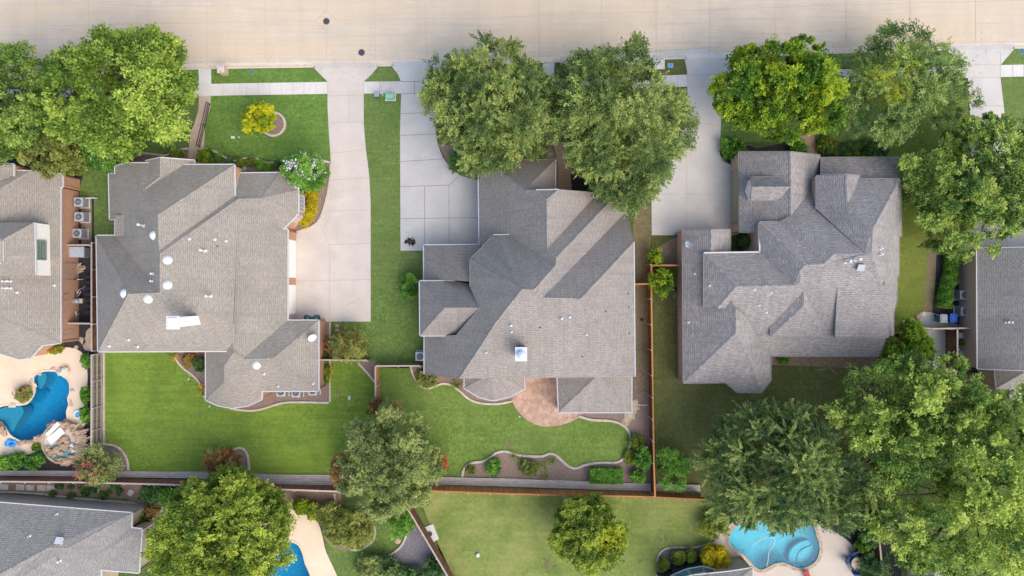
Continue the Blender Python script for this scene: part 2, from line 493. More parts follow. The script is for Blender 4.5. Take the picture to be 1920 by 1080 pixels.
for k, (a, b, c) in LF.items():
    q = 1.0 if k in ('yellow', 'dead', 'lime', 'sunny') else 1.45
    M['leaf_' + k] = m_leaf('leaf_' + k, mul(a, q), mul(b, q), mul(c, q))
# ------------------------------------------------------------------ foliage
def leaf_mesh(name, cen, ax, nor, ln, wd, tint, spot=None):
    """one small folded leaf blade per row"""
    n = len(cen)
    sd = np.cross(nor, ax); sd /= (np.linalg.norm(sd, axis=1, keepdims=True) + 1e-9)
    ln = ln[:, None]; wd = wd[:, None]
    v = np.empty((n, 4, 3), dtype=np.float32)
    v[:, 0] = cen - ax * ln * .5
    v[:, 1] = cen + sd * wd * .5 + ax * ln * .05
    v[:, 2] = cen + ax * ln * .5
    v[:, 3] = cen - sd * wd * .5 + ax * ln * .05
    me = D.meshes.new(name)
    me.vertices.add(n * 4); me.loops.add(n * 4); me.polygons.add(n)
    me.vertices.foreach_set('co', v.ravel())
    me.loops.foreach_set('vertex_index', np.arange(n * 4, dtype=np.int32))
    me.polygons.foreach_set('loop_start', np.arange(0, n * 4, 4, dtype=np.int32))
    at = me.attributes.new('tint', 'FLOAT', 'POINT')
    at.data.foreach_set('value', np.repeat(tint.astype(np.float32), 4))
    if spot is not None:
        at = me.attributes.new('spot', 'FLOAT', 'POINT'); at.data.foreach_set('value', np.repeat(spot.astype(np.float32), 4))
    me.update(calc_edges=True)
    return me

def nrm(a): return a / (np.linalg.norm(a, axis=1, keepdims=True) + 1e-9)

def crown(name, outline, zm, zt, zb, mat, parent, seed, head=1.5, sprays=16, lv=42, ll=.26, lw=.15, spray_len=.9,
          fan=.75, fuzz=1.0, dens=1.0, spots=(), lobe=1.0, flat=.55, tintvar=.8, raw=False):
    """foliage: branch heads fill the crown's volume, each head throws out leafy sprays.
    outline = photo pixels of the crown's widest line at height zm."""
    rg = np.random.default_rng(seed)
    pts = np.array([(tuple(q)[:2] if raw else tuple(P(q[0], q[1], zm))[:2]) for q in outline])
    c = pts.mean(0)
    d = pts - c
    th = np.arctan2(d[:, 1], d[:, 0]); rr = np.hypot(d[:, 0], d[:, 1])
    o = np.argsort(th); th = th[o]; rr = rr[o]
    th = np.concatenate([th - 2 * np.pi, th, th + 2 * np.pi]); rr = np.tile(rr, 3)
    ph = rg.uniform(0, 6.283, 4); kk = rg.integers(5, 14, 4)
    R = lambda a: np.interp(a, th, rr) * (1 + .030 * lobe * sum(np.sin(k_ * a + p_) for k_, p_ in zip(kk, ph)))
    area = .5 * np.mean(R(np.linspace(-np.pi, np.pi, 90)) ** 2) * 2 * np.pi
    nh = max(3, int(dens * 1.75 * area / head ** 2))
    # best candidate sampling of the heads in plan, then height on a lumpy dome
    hs = []
    for i in range(nh):
        best = None
        for _ in range(12):
            a = rg.uniform(-np.pi, np.pi); u = math.sqrt(rg.uniform(0, 1)) * .97
            r = u * max(R(a) - head * (.15 + .28 * spray_len), R(a) * .5)
            t = rg.uniform(0, 1) ** 2.0
            up = math.sqrt(max(0., 1 - u ** 2.3))
            z = zm + (zt - zm) * up * (1 - t) - (zm - zb) * up * t * .8 + rg.normal(0, head * .22)
            p = np.array((c[0] + r * math.cos(a), c[1] + r * math.sin(a), z, u, a))
            if not hs: best = p; break
            q = np.array(hs)[:, :3] - p[:3]
            dist = np.min((q * (1, 1, .8)) ** 2 @ np.ones(3))
            if best is None or dist > best[0]: best = (dist, p)
        hs.append(best if isinstance(best, np.ndarray) else best[1])
    hs = np.array(hs)
    if nh > 25:                                   # a few openings where the limbs and ground show through
        for _ in range(int((2 + nh / 40) * lobe)):
            ua = rg.uniform(-np.pi, np.pi); ur = rg.uniform(.15, .95) * R(ua)
            o_ = np.hypot(hs[:, 0] - c[0] - ur * np.cos(ua), hs[:, 1] - c[1] - ur * np.sin(ua))
            gone = (o_ < head * rg.uniform(.5, .9))
            if gone.sum() < len(hs) * .08: hs = hs[~gone]
    nh = len(hs)
    ht = rg.uniform(0, 1, nh)                     # leaf age tone per branch, widened to stand in for shade between clumps
    hr = head * rg.choice([.6, .8, 1.0, 1.25], nh) * rg.uniform(.85, 1.15, nh)
    ns = nh * sprays
    hi = np.repeat(np.arange(nh), sprays)
    hi = rg.choice(nh, ns, p=(lambda q: q / q.sum())((hr / head) ** 1.6 * rg.uniform(.45, 1.3, nh)))
    u = hs[hi, 3]; a = hs[hi, 4]
    out = np.stack([np.cos(a) * u, np.sin(a) * u, .55 * (1 - u * .6)], 1)
    dr = nrm(out * 1.0 + rg.normal(0, fan, (ns, 3)))
    dr[:, 2] = np.where(dr[:, 2] < -.35, -dr[:, 2], dr[:, 2])
    base = hs[hi, :3] + dr * (hr[hi] * .25)[:, None]
    sl = hr[hi] * spray_len * rg.uniform(.6, 1.15, ns)
    st = np.clip(ht[hi] * .55 + rg.uniform(0, .45, ns), 0, 1)
    n = ns * lv
    si = np.repeat(np.arange(ns), lv)
    t = rg.uniform(0.05, 1, n) ** .8
    sag = np.zeros((n, 3)); sag[:, 2] = -.22 * sl[si] * t ** 2
    spread = (.07 + .13 * (1 - t)) * fuzz * hr[hi][si]
    cen = base[si] + dr[si] * (sl[si] * t)[:, None] + sag + rg.normal(0, 1, (n, 3)) * spread[:, None] * (1, 1, .6)
    ax = nrm(dr[si] * .9 + rg.normal(0, .6, (n, 3)))
    nor = nrm(np.array((0, 0, flat)) + dr[si] * .6 + rg.normal(0, .32, (n, 3)))
    ln = ll * rg.uniform(.65, 1.3, n); wd = lw * rg.uniform(.7, 1.2, n)
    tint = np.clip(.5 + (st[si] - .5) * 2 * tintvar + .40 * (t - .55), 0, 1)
    spt = np.zeros(n) if spots else None
    for (px, py, pr, val) in spots:
        w = P(px, py, zm + (zt - zm) * .6)
        k = np.exp(-((cen[:, 0] - w.x) ** 2 + (cen[:, 1] - w.y) ** 2) / (pr * H / FP) ** 2)
        spt = np.maximum(spt, np.clip(k * val * 1.6 - .35 + rg.normal(0, .12, n), 0, 1) * (ht[hi][si] > .3))
    q = (H - zm) / (H - cen[:, 2])               # sprays that stray past the crown's outline are pruned
    qx = cen[:, 0] * q - c[0]; qy = cen[:, 1] * q - c[1]
    over = np.hypot(qx, qy) - R(np.arctan2(qy, qx))
    tol = head * (.06 + np.abs(rg.normal(0, .45, ns)))
    keep = (cen[:, 2] > .05) & (over < tol[si] * rg.uniform(.5, 1.1, n))
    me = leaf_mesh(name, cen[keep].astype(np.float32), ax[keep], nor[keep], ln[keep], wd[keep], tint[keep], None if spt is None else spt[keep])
    return link(name, me, mat, parent, loc=tuple(-root_of(parent).location) if parent else (0, 0, 0)), hs

def limbs(parent, base, hs, h0, r0, seed, mat=None, nb=9):
    """tapered trunk forking into limbs that reach the branch heads"""
    rnd = random.Random(seed); mb = MB()
    b = Vector(base)
    fork = b + Vector((rnd.uniform(-.2, .2), rnd.uniform(-.2, .2), h0))
    mb.tube([b + Vector((0, 0, -.1)), b + Vector((0, 0, .25)), b * .5 + fork * .5, fork], [r0 * 1.5, r0 * 1.1, r0 * .95, r0 * .85], 8)
    ids = sorted(range(len(hs)), key=lambda i: hs[i][4])
    step = max(1, len(ids) // max(1, nb * 3))
    grp = ids[::step]
    ends = []
    for g in range(nb):
        sub = grp[g * len(grp) // nb:(g + 1) * len(grp) // nb]
        if not sub: continue
        m = Vector(hs[sub][:, :3].mean(0))
        mid = fork.lerp(m, .62) + Vector((0, 0, .25))
        mb.tube([fork - Vector((0, 0, .15)), fork.lerp(mid, .5) + Vector((rnd.uniform(-.2, .2), rnd.uniform(-.2, .2), .2)), mid], [r0 * .55, r0 * .4, r0 * .28], 6)
        for i in sub:
            e = Vector(hs[i][:3])
            mb.tube([mid, mid.lerp(e, .5) + Vector((0, 0, .15)), e], [r0 * .26, r0 * .16, r0 * .06], 5)
    return mb.build('trunk', mat or M['bark'], parent, smooth=True)

def tree(name, label, cat, outline, base_px, zm, zt, zb, leaf, seed, trunk=(2.0, .2), group=None, **kw):
    b = P(base_px[0], base_px[1], 0)
    t = thing(name, label, cat, b, 0, group)
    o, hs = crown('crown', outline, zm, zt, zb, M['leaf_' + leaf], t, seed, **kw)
    limbs(t, b, hs, trunk[0], trunk[1], seed)
    return t

def ell(cx, cy, rx, ry=None, n=14, rz=0.0, seed=0, wob=.08):
    rnd = random.Random(seed); ry = ry or rx; o = []
    for k in range(n):
        a = 2 * math.pi * k / n; w = 1 + rnd.uniform(-wob, wob)
        x, y = rx * w * math.cos(a), ry * w * math.sin(a)
        o.append((cx + x * math.cos(rz) - y * math.sin(rz), cy + x * math.sin(rz) + y * math.cos(rz)))
    return o

def bush(name, label, cat, cx, cy, rx, h, leaf, seed, ry=None, rz=0.0, group=None, flower=None, nfl=0, **kw):
    ry = ry or rx
    zm = h * .55
    b = P(cx, cy, zm); b.z = 0
    t = thing(name, label, cat, b, 0, group)
    r = min(rx, ry) / 19.0
    kw.setdefault('head', max(.28, min(.9, r * .62)))
    small = r < .55
    if kw.get('dens', 1) >= 1.3: kw.setdefault('lobe', .15); kw['dens'] *= 1.3; kw['head'] *= .8; kw.setdefault('fan', 1.0)
    kw.setdefault('ll', .10 if small else .15); kw.setdefault('lw', .065 if small else .09); kw.setdefault('lv', 40 if small else 30); kw.setdefault('sprays', 16)
    s = (H - zm) / H
    # plan outline at its true place on the ground, not shifted for the lens
    out = [tuple(P(x, y, zm)) for x, y in ell(cx, cy, rx, ry, 16, rz, seed)]
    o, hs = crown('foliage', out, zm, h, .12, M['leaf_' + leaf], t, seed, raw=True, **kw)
    mb = MB(); rnd = random.Random(seed)
    for i in range(0, len(hs), max(1, len(hs) // 7)):
        e = Vector(hs[i][:3])
        mb.tube([b + Vector((rnd.uniform(-.1, .1), rnd.uniform(-.1, .1), 0)), b.lerp(e, .5) + Vector((0, 0, .05)), e], [.035, .025, .012], 5)
    mb.build('stem', M['bark'], t)
    if flower:
        blossoms(t, hs, nfl, flower, seed)
    return t

def blossoms(t, hs, nfl, mat, seed, r=.13, per=20, up=.35, size=.11):
    rg = np.random.default_rng(seed + 99)
    pick = rg.integers(0, len(hs), nfl)
    top = hs[pick, :3] + rg.normal(0, .35, (nfl, 3)) * (1, 1, .3) + (0, 0, up)
    n = nfl * per
    i = np.repeat(np.arange(nfl), per)
    cen = top[i] + rg.normal(0, r, (n, 3))
    nor = nrm(rg.normal(0, .6, (n, 3)) + (0, 0, .8)); ax = nrm(rg.normal(0, 1, (n, 3)))
    me = leaf_mesh('blossom', cen.astype(np.float32), ax, nor, np.full(n, size), np.full(n, size * .85), rg.uniform(.2, .9, n))
    link('blossom', me, M[mat], t, loc=tuple(-t.location))

def spiky(name, label, cat, cx, cy, rpx, h, leaf, seed, n=46, group=None):
    """rosette of sword leaves"""
    b = P(cx, cy); t = thing(name, label, cat, b, 0, group)
    rg = np.random.default_rng(seed); m = n * 4; r = rpx / 19
    a = rg.uniform(0, 6.283, n); el = rg.uniform(.15, 1.3, n)
    dr = np.stack([np.cos(a) * np.cos(el), np.sin(a) * np.cos(el), np.sin(el)], 1)
    k = np.repeat(np.arange(n), 4); tt = np.tile(np.array([.2, .45, .7, .92]), n)
    cen = np.array(b) + dr[k] * (r * tt * 1.05)[:, None] + np.stack([0 * tt, 0 * tt, -.35 * r * tt ** 2 + .05], 1)
    ax = nrm(dr[k] + np.stack([0 * tt, 0 * tt, -.7 * tt], 1))
    nor = nrm(np.cross(np.cross(dr[k], [0, 0, 1.]), dr[k]))
    me = leaf_mesh('foliage', cen.astype(np.float32), ax, nor, np.full(m, r * .36), np.full(m, .055) * (1.25 - tt), rg.uniform(.2, .9, n)[k])
    link('foliage', me, M['leaf_' + leaf], t, loc=tuple(-t.location))
    return t

# ------------------------------------------------------------------ roofs and houses
def roof_block(house, V, F, mat, wall, base=0.0, trim=None, capmat=None, name='roof', inset=.14, gut=True, free=(), rake=None):
    """a roof of planar slopes. V: name -> (px, py, guessed height); the heights are relaxed so that every
    slope is flat; every open edge gets a gutter and a wall under it."""
    names = list(V); ix = {k: i for i, k in enumerate(names)}
    pix = np.array([V[k][:2] for k in names], float); g = np.array([V[k][2] for k in names], float)
    z = g.copy(); nv = len(names); nf = len(F)
    for it in range(4):
        s = (H - z) / FP
        X = (pix[:, 0] - 960) * s; Y = -(pix[:, 1] - 540) * s
        rows = []; rhs = []
        for i in range(nv):
            r = np.zeros(nv + 3 * nf); w = 3.0 if g[i] <= 3.0 else .6
            r[i] = w; rows.append(r); rhs.append(w * g[i])
        for j, f in enumerate(F):
            if len(f) < 4: continue
            cx = np.mean([X[ix[k]] for k in f]); cy = np.mean([Y[ix[k]] for k in f])
            for k in f:
                i = ix[k]; r = np.zeros(nv + 3 * nf)
                r[i] = -4; r[nv + 3 * j] = 4 * (X[i] - cx); r[nv + 3 * j + 1] = 4 * (Y[i] - cy); r[nv + 3 * j + 2] = 4
                rows.append(r); rhs.append(0)
        sol = np.linalg.lstsq(np.array(rows), np.array(rhs), rcond=None)[0]
        z = sol[:nv]
    W = [P(pix[i][0], pix[i][1], z[i]) for i in range(nv)]
    mb = MB(); edges = {}; tri_v = []; tri_f = []
    info = []
    for f in F:
        p = [W[ix[k]] for k in f]
        nrml = Vector((0, 0, 0))
        for a, b in zip(p, p[1:] + p[:1]): nrml += (a - Vector((0, 0, 0))).cross(b)
        nrml.normalize(); ids = [ix[k] for k in f]
        if nrml.z < 0: p = p[::-1]; ids = ids[::-1]; nrml = -nrml
        u = UP.cross(nrml); u = u.normalized() if u.length > .05 else Vector((1, 0, 0))
        v = nrml.cross(u)
        tl = tessellate_polygon([p])
        for t in tl:
            q = [p[i] for i in t]
            if (q[1] - q[0]).cross(q[2] - q[0]).z < 0: q = q[::-1]
            mb.face(q, [(a.dot(u), a.dot(v)) for a in q])
            b0 = len(tri_v); tri_v += q; tri_f.append((b0, b0 + 1, b0 + 2))
        cen = sum(p, Vector()) / len(p)
        info.append((p, nrml, cen))
        n = len(ids)
        for i in range(n):
            a, b = ids[i], ids[(i + 1) % n]
            edges.setdefault((min(a, b), max(a, b)), []).append((len(info) - 1, a, b))
    roof = mb.build(name, mat, house)
    cap = MB(); gu = MB(); wl = MB(); rk = MB(); gw = .085 if trim in (None, M['trim'], M['trim_blue']) else .06
    for (a, b), us in edges.items():
        A, B = W[a], W[b]
        L = (B - A).length
        if L < .05: continue
        if len(us) == 2:
            n0, c0 = info[us[0][0]][1:]; n1, c1 = info[us[1][0]][1:]
            pa = info[us[0][0]][0][0]
            side = (c1 - c0).dot(n0) * 1.0
            if n0.dot(n1) < .985 and (c1 - A).dot(n0) < -.03:
                d = (B - A).normalized()
                k = max(2, int(L / .3)); cap = MB()
                for i in range(k):
                    p0 = A + (B - A) * (i / k); p1 = A + (B - A) * ((i + .93) / k)
                    for nn, cc in ((n0, c0), (n1, c1)):
                        s_ = nn.cross(d).normalized()
                        if s_.dot(cc - A) < 0: s_ = -s_
                        e = s_ * .15; up = UP * .035
                        uv = [(i * .7, 0), (i * .7 + .25, 0), (i * .7 + .25, .16), (i * .7, .16)]
                        q = [p0 + up, p1 + up, p1 + e + up * .8, p0 + e + up * .8]
                        if (q[1] - q[0]).cross(q[2] - q[0]).z < 0: q = q[::-1]
                        cap.face(q, uv)
                if cap.f: cap.build('ridge_cap', capmat or mat, roof)
        else:
            fi, a, b = us[0]; A, B = W[a], W[b]
            d = (B - A); d.z = 0
            if d.length < .02: continue
            d.normalize()
            inn = UP.cross(d)          # faces run counter-clockwise, so the inside lies to the left
            if (names[a], names[b]) in free or (names[b], names[a]) in free: continue
            if gut:
                o_ = inn * -.05
                gu = MB()
                if abs(A.z - B.z) > .5 and rake: MB().bar(A + o_ * .4 - UP * .06, B + o_ * .4 - UP * .06, .05, .12).build('rake_board', M['trim_tan'], roof)
                else: gu.bar(A + o_ - UP * .07, B + o_ - UP * .07, gw, .15)
            i_ = inn * inset
            dz0 = A.z - .12; dz1 = B.z - .12
            q = [Vector((A.x + i_.x, A.y + i_.y, base)), Vector((B.x + i_.x, B.y + i_.y, base)), Vector((B.x + i_.x, B.y + i_.y, dz1)), Vector((A.x + i_.x, A.y + i_.y, dz0))]
            wl.face(q, [(0, 0), (L, 0), (L, dz1 - base), (0, dz0 - base)])
            # soffit closes the gap behind the gutter
            so = [A - UP * .13 - inn * .05, A + i_ * 1.6 - UP * .13, B + i_ * 1.6 - UP * .13, B - UP * .13 - inn * .05]
            gu.face(so); gu.build('gutter' if gut else 'soffit', trim or M['trim'], roof); gu = MB()
    if wl.f: wl.build('wall', wall, house)
    house_b = BVHTree.FromPolygons(tri_v, tri_f)
    cam = Vector((0, 0, H))
    def hit(px, py):
        dr = (P(px, py, 0) - cam).normalized()
        loc, n, i, dd = house_b.ray_cast(cam, dr)
        return (loc, n) if loc is not None else (P(px, py, 3), UP)
    return roof, hit

_vm = {}
def vent_mesh(kind):
    if kind in _vm: return _vm[kind]
    mb = MB()
    if kind == 'dome':      # white turbine / solar tube dome
        mb.lathe((0, 0, 0), [(.42, -.12), (.42, .05), (.36, .08), (.33, .14), (.24, .23), (.11, .28), (.0, .295)], 18)
    elif kind == 'pipe':
        mb.lathe((0, 0, 0), [(.17, -.1), (.17, .02), (.08, .1), (.055, .12), (.055, .42), (.0, .42)], 10)
    elif kind == 'flue':    # pipe with rain cap
        mb.lathe((0, 0, 0), [(.16, -.1), (.16, .03), (.07, .10), (.07, .45), (.13, .48), (.13, .54), (.03, .60), (0, .60)], 12)
    elif kind == 'long':
        mb.lathe((0, 0, 0), [(.16, -.1), (.16, .03), (.07, .12), (.065, .95), (.12, .97), (.12, 1.06), (0, 1.10)], 12)
    elif kind == 'box':
        mb.box((0, 0, .12), (.5, .5, .34)); mb.box((0, 0, .31), (.62, .62, .05))
    elif kind == 'small':
        mb.lathe((0, 0, 0), [(.10, -.05), (.10, .02), (.05, .06), (.045, .22), (0, .22)], 8)
    me = mb.mesh('roof_vent', kind in ('dome',), True)
    _vm[kind] = me
    return me

def vents(roof, hit, items):
    r = root_of(roof)
    for px, py, kind, mat in items:
        loc, n = hit(px, py)
        key = (kind, mat)
        if key not in _vm:
            me = vent_mesh(kind).copy(); me.materials.append(M[mat]); _vm[key] = me
        o = D.objects.new('roof_vent', _vm[key]); COL.objects.link(o); o.parent = roof
        o.location = loc - r.location
        if kind in ('pipe', 'flue', 'small'): o.scale = (.78, .78, .78)
        if kind in ('dome', 'box'): o.rotation_euler = n.to_track_quat('Z', 'Y').to_euler()

def dish(roof, hit, px, py, aim=(.8, -.7), mat='white', size=.42):
    """satellite dish on its bent arm, fixed to the roof"""
    loc, n = hit(px, py); mb = MB()
    a = Vector((aim[0], aim[1], .75)).normalized(); q = a.to_track_quat('Z', 'Y').to_matrix()
    c = loc + UP * .55
    rings = []
    for r, z in ((.02, 0), (size * .5, .035), (size * .85, .10), (size, .15), (size, .17), (size * .5, .0), (.02, -.03)):
        rings.append([c + q @ Vector((r * math.cos(k * .3927), r * 1.12 * math.sin(k * .3927), z)) for k in range(16)])
    for r0, r1 in zip(rings, rings[1:]):
        for k in range(16): mb.face([r0[k], r0[(k + 1) % 16], r1[(k + 1) % 16], r1[k]])
    mb.tube([loc, loc + UP * .35, c - a * .03], .035, 6)
    e = c + a * .45 - q @ Vector((0, size * .6, 0)) * .4
    mb.tube([c - q @ Vector((0, size, 0)), e], .02, 5); mb.box(e, (.12, .09, .09))
    return mb.build('satellite_dish', M[mat], roof)

def window(house, a, b, z0, z1, n, frame='white', cols=3, rows=4, glass='glass'):
    """a window set in a wall between ground points a and b (world xy), n = outward normal"""
    a = Vector((a[0], a[1], 0)); b = Vector((b[0], b[1], 0)); n = Vector((n[0], n[1], 0)).normalized()
    d = (b - a).normalized(); L = (b - a).length
    fr = MB(); gl = MB(); o = n * .05
    for zz in (z0, z1): fr.bar(a + UP * zz + o, b + UP * zz + o, .09, .09)
    for p in (a, b): fr.bar(p + UP * z0 + o, p + UP * z1 + o, .09, .09)
    for i in range(1, cols):
        p = a + d * (L * i / cols); fr.bar(p + UP * z0 + o, p + UP * z1 + o, .04, .035)
    for j in range(1, rows):
        zz = z0 + (z1 - z0) * j / rows; fr.bar(a + UP * zz + o, b + UP * zz + o, .035, .04)
    q = [a + UP * z0 + n * .03, b + UP * z0 + n * .03, b + UP * z1 + n * .03, a + UP * z1 + n * .03]
    w = gl.face(q) or gl.build('window', M[glass], house)
    fr.build('frame', M[frame], w)

# ------------------------------------------------------------------ fences and edgings
def fence(name, label, pts, h, board, postm, group=None, side=1, spacing=2.4, rails=(.3, 1.0, 1.65), cap=True, gap=.012, stone=False, railm=None):
    """pts: photo pixels of the fence's foot (z=0)"""
    w = [P(x, y) for x, y in pts]
    t = thing(name, label, 'fence', w[0], 0, group)
    bd = MB(); rl = MB(); cp = MB()
    rnd = random.Random(len(label))
    for a, b in zip(w, w[1:]):
        d = b - a; L = d.length; d.normalize(); nn = UP.cross(d) * side; an = math.atan2(d.y, d.x)
        k = max(1, int(L / .152))
        for i in range(k):
            c = a + d * (L * (i + .5) / k)
            hh = h + rnd.uniform(-.015, .015)
            bd.box(c + nn * .012 + UP * (hh / 2 + .03), (L / k - gap, .02, hh - .06), an + rnd.uniform(-.01, .01))
        for z in rails:
            if z < h: rl.bar(a - nn * .035 + UP * z, b - nn * .035 + UP * z, .05, .09)
        if cap: cp.bar(a - nn * .01 + UP * (h + .03), b - nn * .01 + UP * (h + .03), .15, .04)
    bd.build('board_panel', M[board], t)
    rl.build('rail', M[railm or board], t)
    if cap: cp.build('cap_rail', M[postm], t)
    tot = 0; acc = [0]
    for a, b in zip(w, w[1:]):
        d = b - a; L = d.length; d.normalize(); nn = UP.cross(d) * side
        k = max(1, round(L / spacing))
        for i in range(k + (1 if b is w[-1] else 0)):
            c = a + d * (L * i / k) - nn * .10
            m = MB(); m.tube([c, c + UP * (h + .06)], .04, 8); m.lathe(c + UP * (h + .06), [(.055, 0), (.055, .03), (0, .07)], 8)
            m.build('post', M['galv'] if not stone else M[board], t)
    return t

def edging(label, path, w=.2, h=.12, closed=False, sub=4, mat='edge', step=.32, smooth=True):
    pts = smooth_path(path, closed, sub) if smooth else list(path) + ([path[0]] if closed else [])
    if smooth and closed: pts.append(pts[0])
    W = [P(x, y) for x, y in pts]
    mb = MB(); rnd = random.Random(len(pts))
    L = [0]
    for a, b in zip(W, W[1:]): L.append(L[-1] + (b - a).length)
    def at(s):
        for i in range(len(W) - 1):
            if s <= L[i + 1] or i == len(W) - 2:
                f = (s - L[i]) / max(1e-6, L[i + 1] - L[i]); return W[i].lerp(W[i + 1], min(max(f, 0), 1))
    n = max(2, int(L[-1] / step))
    for i in range(n):
        a = at(L[-1] * i / n); b = at(L[-1] * (i + .94) / n)
        c = (a + b) / 2; d = b - a
        mb.box(c + UP * (h / 2 + .01), (d.length, w * rnd.uniform(.85, 1.1), h * rnd.uniform(.85, 1.15)), math.atan2(d.y, d.x) + rnd.uniform(-.04, .04))
    for i, f in enumerate(mb.f):
        for j in range(4): mb.uv[i * 4 + j] = (i // 6 * .3 + .05, .1)
    o = mb.build('garden_edging', M[mat])
    return tag(o, label, 'edging')

def joints(name, lines, z, w=.045, mat='joint', parent=None):
    mb = MB()
    for i, ln in enumerate(lines):
        for a, b in zip(ln, ln[1:]):
            A = P(*a, z + i * .0004); B = P(*b, z + i * .0004); d = (B - A).normalized(); s = UP.cross(d) * (w / 2)
            mb.face([A - s, B - s, B + s, A + s])
    o = mb.build(name, M[mat], parent)
    if parent is None: o['kind'] = 'structure'
    return o
AZ, EL, SUN, SOFT, SKY, EXPO = 134.0, 50.0, 1.15, 65.0, 0.15, 1.1
# ------------------------------------------------------------------ the ground, street and paving
_k = [(-6000, 330), (-400, 160), (0, 148), (340, 131), (480, 128), (600, 126.5), (820, 123), (1000, 118.5), (1240, 112), (1330, 109), (1440, 106), (1560, 101), (1700, 96), (1880, 92), (1920, 91), (2400, 79), (8000, -60)]
def ky(x): return float(np.interp(x, [a for a, b in _k], [b for a, b in _k]))
pool_left = smooth_path([(64, 716), (66, 704), (82, 697), (104, 697), (116, 705), (128, 714), (131, 733), (127, 747), (129, 758), (125, 772), (125, 792), (112, 802), (92, 812), (64, 825), (40, 826), (20, 815), (8, 797), (-12, 786), (-14, 770), (10, 761), (36, 760), (52, 757), (63, 744), (67, 730)], True, 4)
pool_mid = smooth_path([(505, 1030), (525, 1016), (545, 1016), (560, 1023), (568, 1040), (572, 1056), (582, 1080), (583, 1105), (565, 1130), (520, 1135), (490, 1110), (488, 1065)], True, 4)
pool_right = smooth_path([(1368, 1003), (1384, 985), (1420, 977), (1470, 974), (1505, 975), (1524, 985), (1531, 1005), (1537, 1028), (1531, 1050), (1513, 1063), (1492, 1064), (1470, 1055), (1450, 1058), (1430, 1068), (1414, 1062), (1396, 1042), (1378, 1030), (1367, 1016)], True, 4)
spa_hole = None

xs = [-6000, -400, 0, 340, 480, 600, 820, 1000, 1240, 1330, 1440, 1560, 1700, 1880, 1920, 2400, 8000]
sheet('ground', [(x, ky(x)) for x in xs] + [(8000, 6000), (-6000, 6000)], 0, M['grass_base'], [pool_left, pool_mid, pool_right])
sheet('far_ground', [(-6000, -5000), (8000, -5000), (8000, -420), (-6000, -30)], -.02, M['grass_base'])
sheet('street', [(-6000, -40), (8000, -430), (8000, 5), (-6000, 395)], -.13, M['road'])
kb = MB(); gt = MB()
cuts = [(588, 709), (733, 840), (1284, 1400), (1776, 1902)]
def kerb_run(x0, x1):
    n = max(1, int((x1 - x0) / 40))
    for i in range(n):
        a, b = x0 + (x1 - x0) * i / n, x0 + (x1 - x0) * (i + 1) / n
        A, B = P(a, ky(a), 0), P(b, ky(b), 0); d = (B - A).normalized(); s = UP.cross(d)
        o = [A, B, B + s * .15, A + s * .15]
        kb.face([p + UP * .012 for p in o])
        kb.face([o[3] + UP * .012, o[2] + UP * .012, o[2] + s * .03 - UP * .13, o[3] + s * .03 - UP * .13])
e = -900
for c0, c1 in cuts + [(2900, 2900)]:
    kerb_run(e, c0); e = c1
for x0, x1 in zip(range(-900, 2900, 40), range(-860, 2940, 40)):
    A, B = P(x0, ky(x0), 0), P(x1, ky(x1), 0); d = (B - A).normalized(); s = UP.cross(d)
    gt.face([A + s * .15 - UP * .124, B + s * .15 - UP * .124, B + s * .62 - UP * .124, A + s * .62 - UP * .124])
tag(kb.build('kerb', M['kerb']), kind='structure')
tag(gt.build('gutter_pan', M['kerb']), kind='structure')
# joints sawn in the street slab
hz = [(-60, 51.5), (0, 50), (166, 46.5), (278, 44.5), (389, 42.5), (499, 41), (592, 40), (632, 39), (704, 37), (799, 35), (899, 33), (1012, 29.5), (1129, 25.5), (1231, 22), (1331, 18.5), (1454, 14), (1587, 9.5), (1707, 6), (1830, 3), (2000, -2)]
zj = -.122
vj = [68, 167, 278, 389, 499, 612, 704, 799, 899, 1012, 1129, 1231, 1331, 1454, 1587, 1707, 1830]
joints('street_joint', [hz[:7], hz[7:]] + [[(x - 1.5, -60), (x + (20 - 40) * 0, 30 if x == 612 else ky(x) - 12)] for x in vj if x != 612] + [[(612, -60), (612, 20)], [(612, 59), (612, ky(612) - 12)],
        [(612, 19), (632, 39), (612, 59), (592, 40), (612, 19)]], zj, .036, 'joint')
joints('street_lane_joint', [[(x - 30, 8 + i % 2), (x + 60, 7)] for i, x in enumerate(range(0, 60, 90))], zj, .03, 'joint_light')

def drive_apron(x0, x1, mat, fl=12):
    a = [P(x0 + fl, ky(x0) + 1, .022), P(x1 - fl, ky(x1) + 1, .022), P(x1, ky(x1) - 9, -.112), P(x0, ky(x0) - 9, -.112)]
    mb = MB(); mb.face(a[::-1]); o = mb.build('driveway_apron', M[mat]); o['kind'] = 'structure'

sheet('driveway', [(588, 127), (709, 125), (697, 139), (682, 153), (682, 180), (682, 230), (686, 280), (692, 325), (695, 380), (695, 603), (540, 603), (540, 436), (553, 435), (572, 430), (588, 422), (600, 408), (611, 373), (617, 335), (620, 300), (616, 240), (614, 200), (614, 153), (601, 140)], .024, M['drive_pink'])
sheet('driveway', [(734, 124.5), (838, 122.5), (833, 150), (822, 200), (816, 240), (820, 268), (830, 295), (845, 315), (868, 331), (905, 340), (905, 462), (800, 466), (793, 470), (751, 470), (750, 250), (752, 180), (752, 153), (745, 138)], .024, M['drive_grey'])
sheet('driveway', [(1284, 110.5), (1400, 107), (1372, 140), (1358, 180), (1352, 225), (1350, 290), (1358, 303), (1372, 310), (1400, 312), (1400, 437), (1370, 442), (1222, 441), (1221, 335), (1250, 300), (1285, 235), (1289, 200), (1289, 140)], .024, M['drive_pale'])
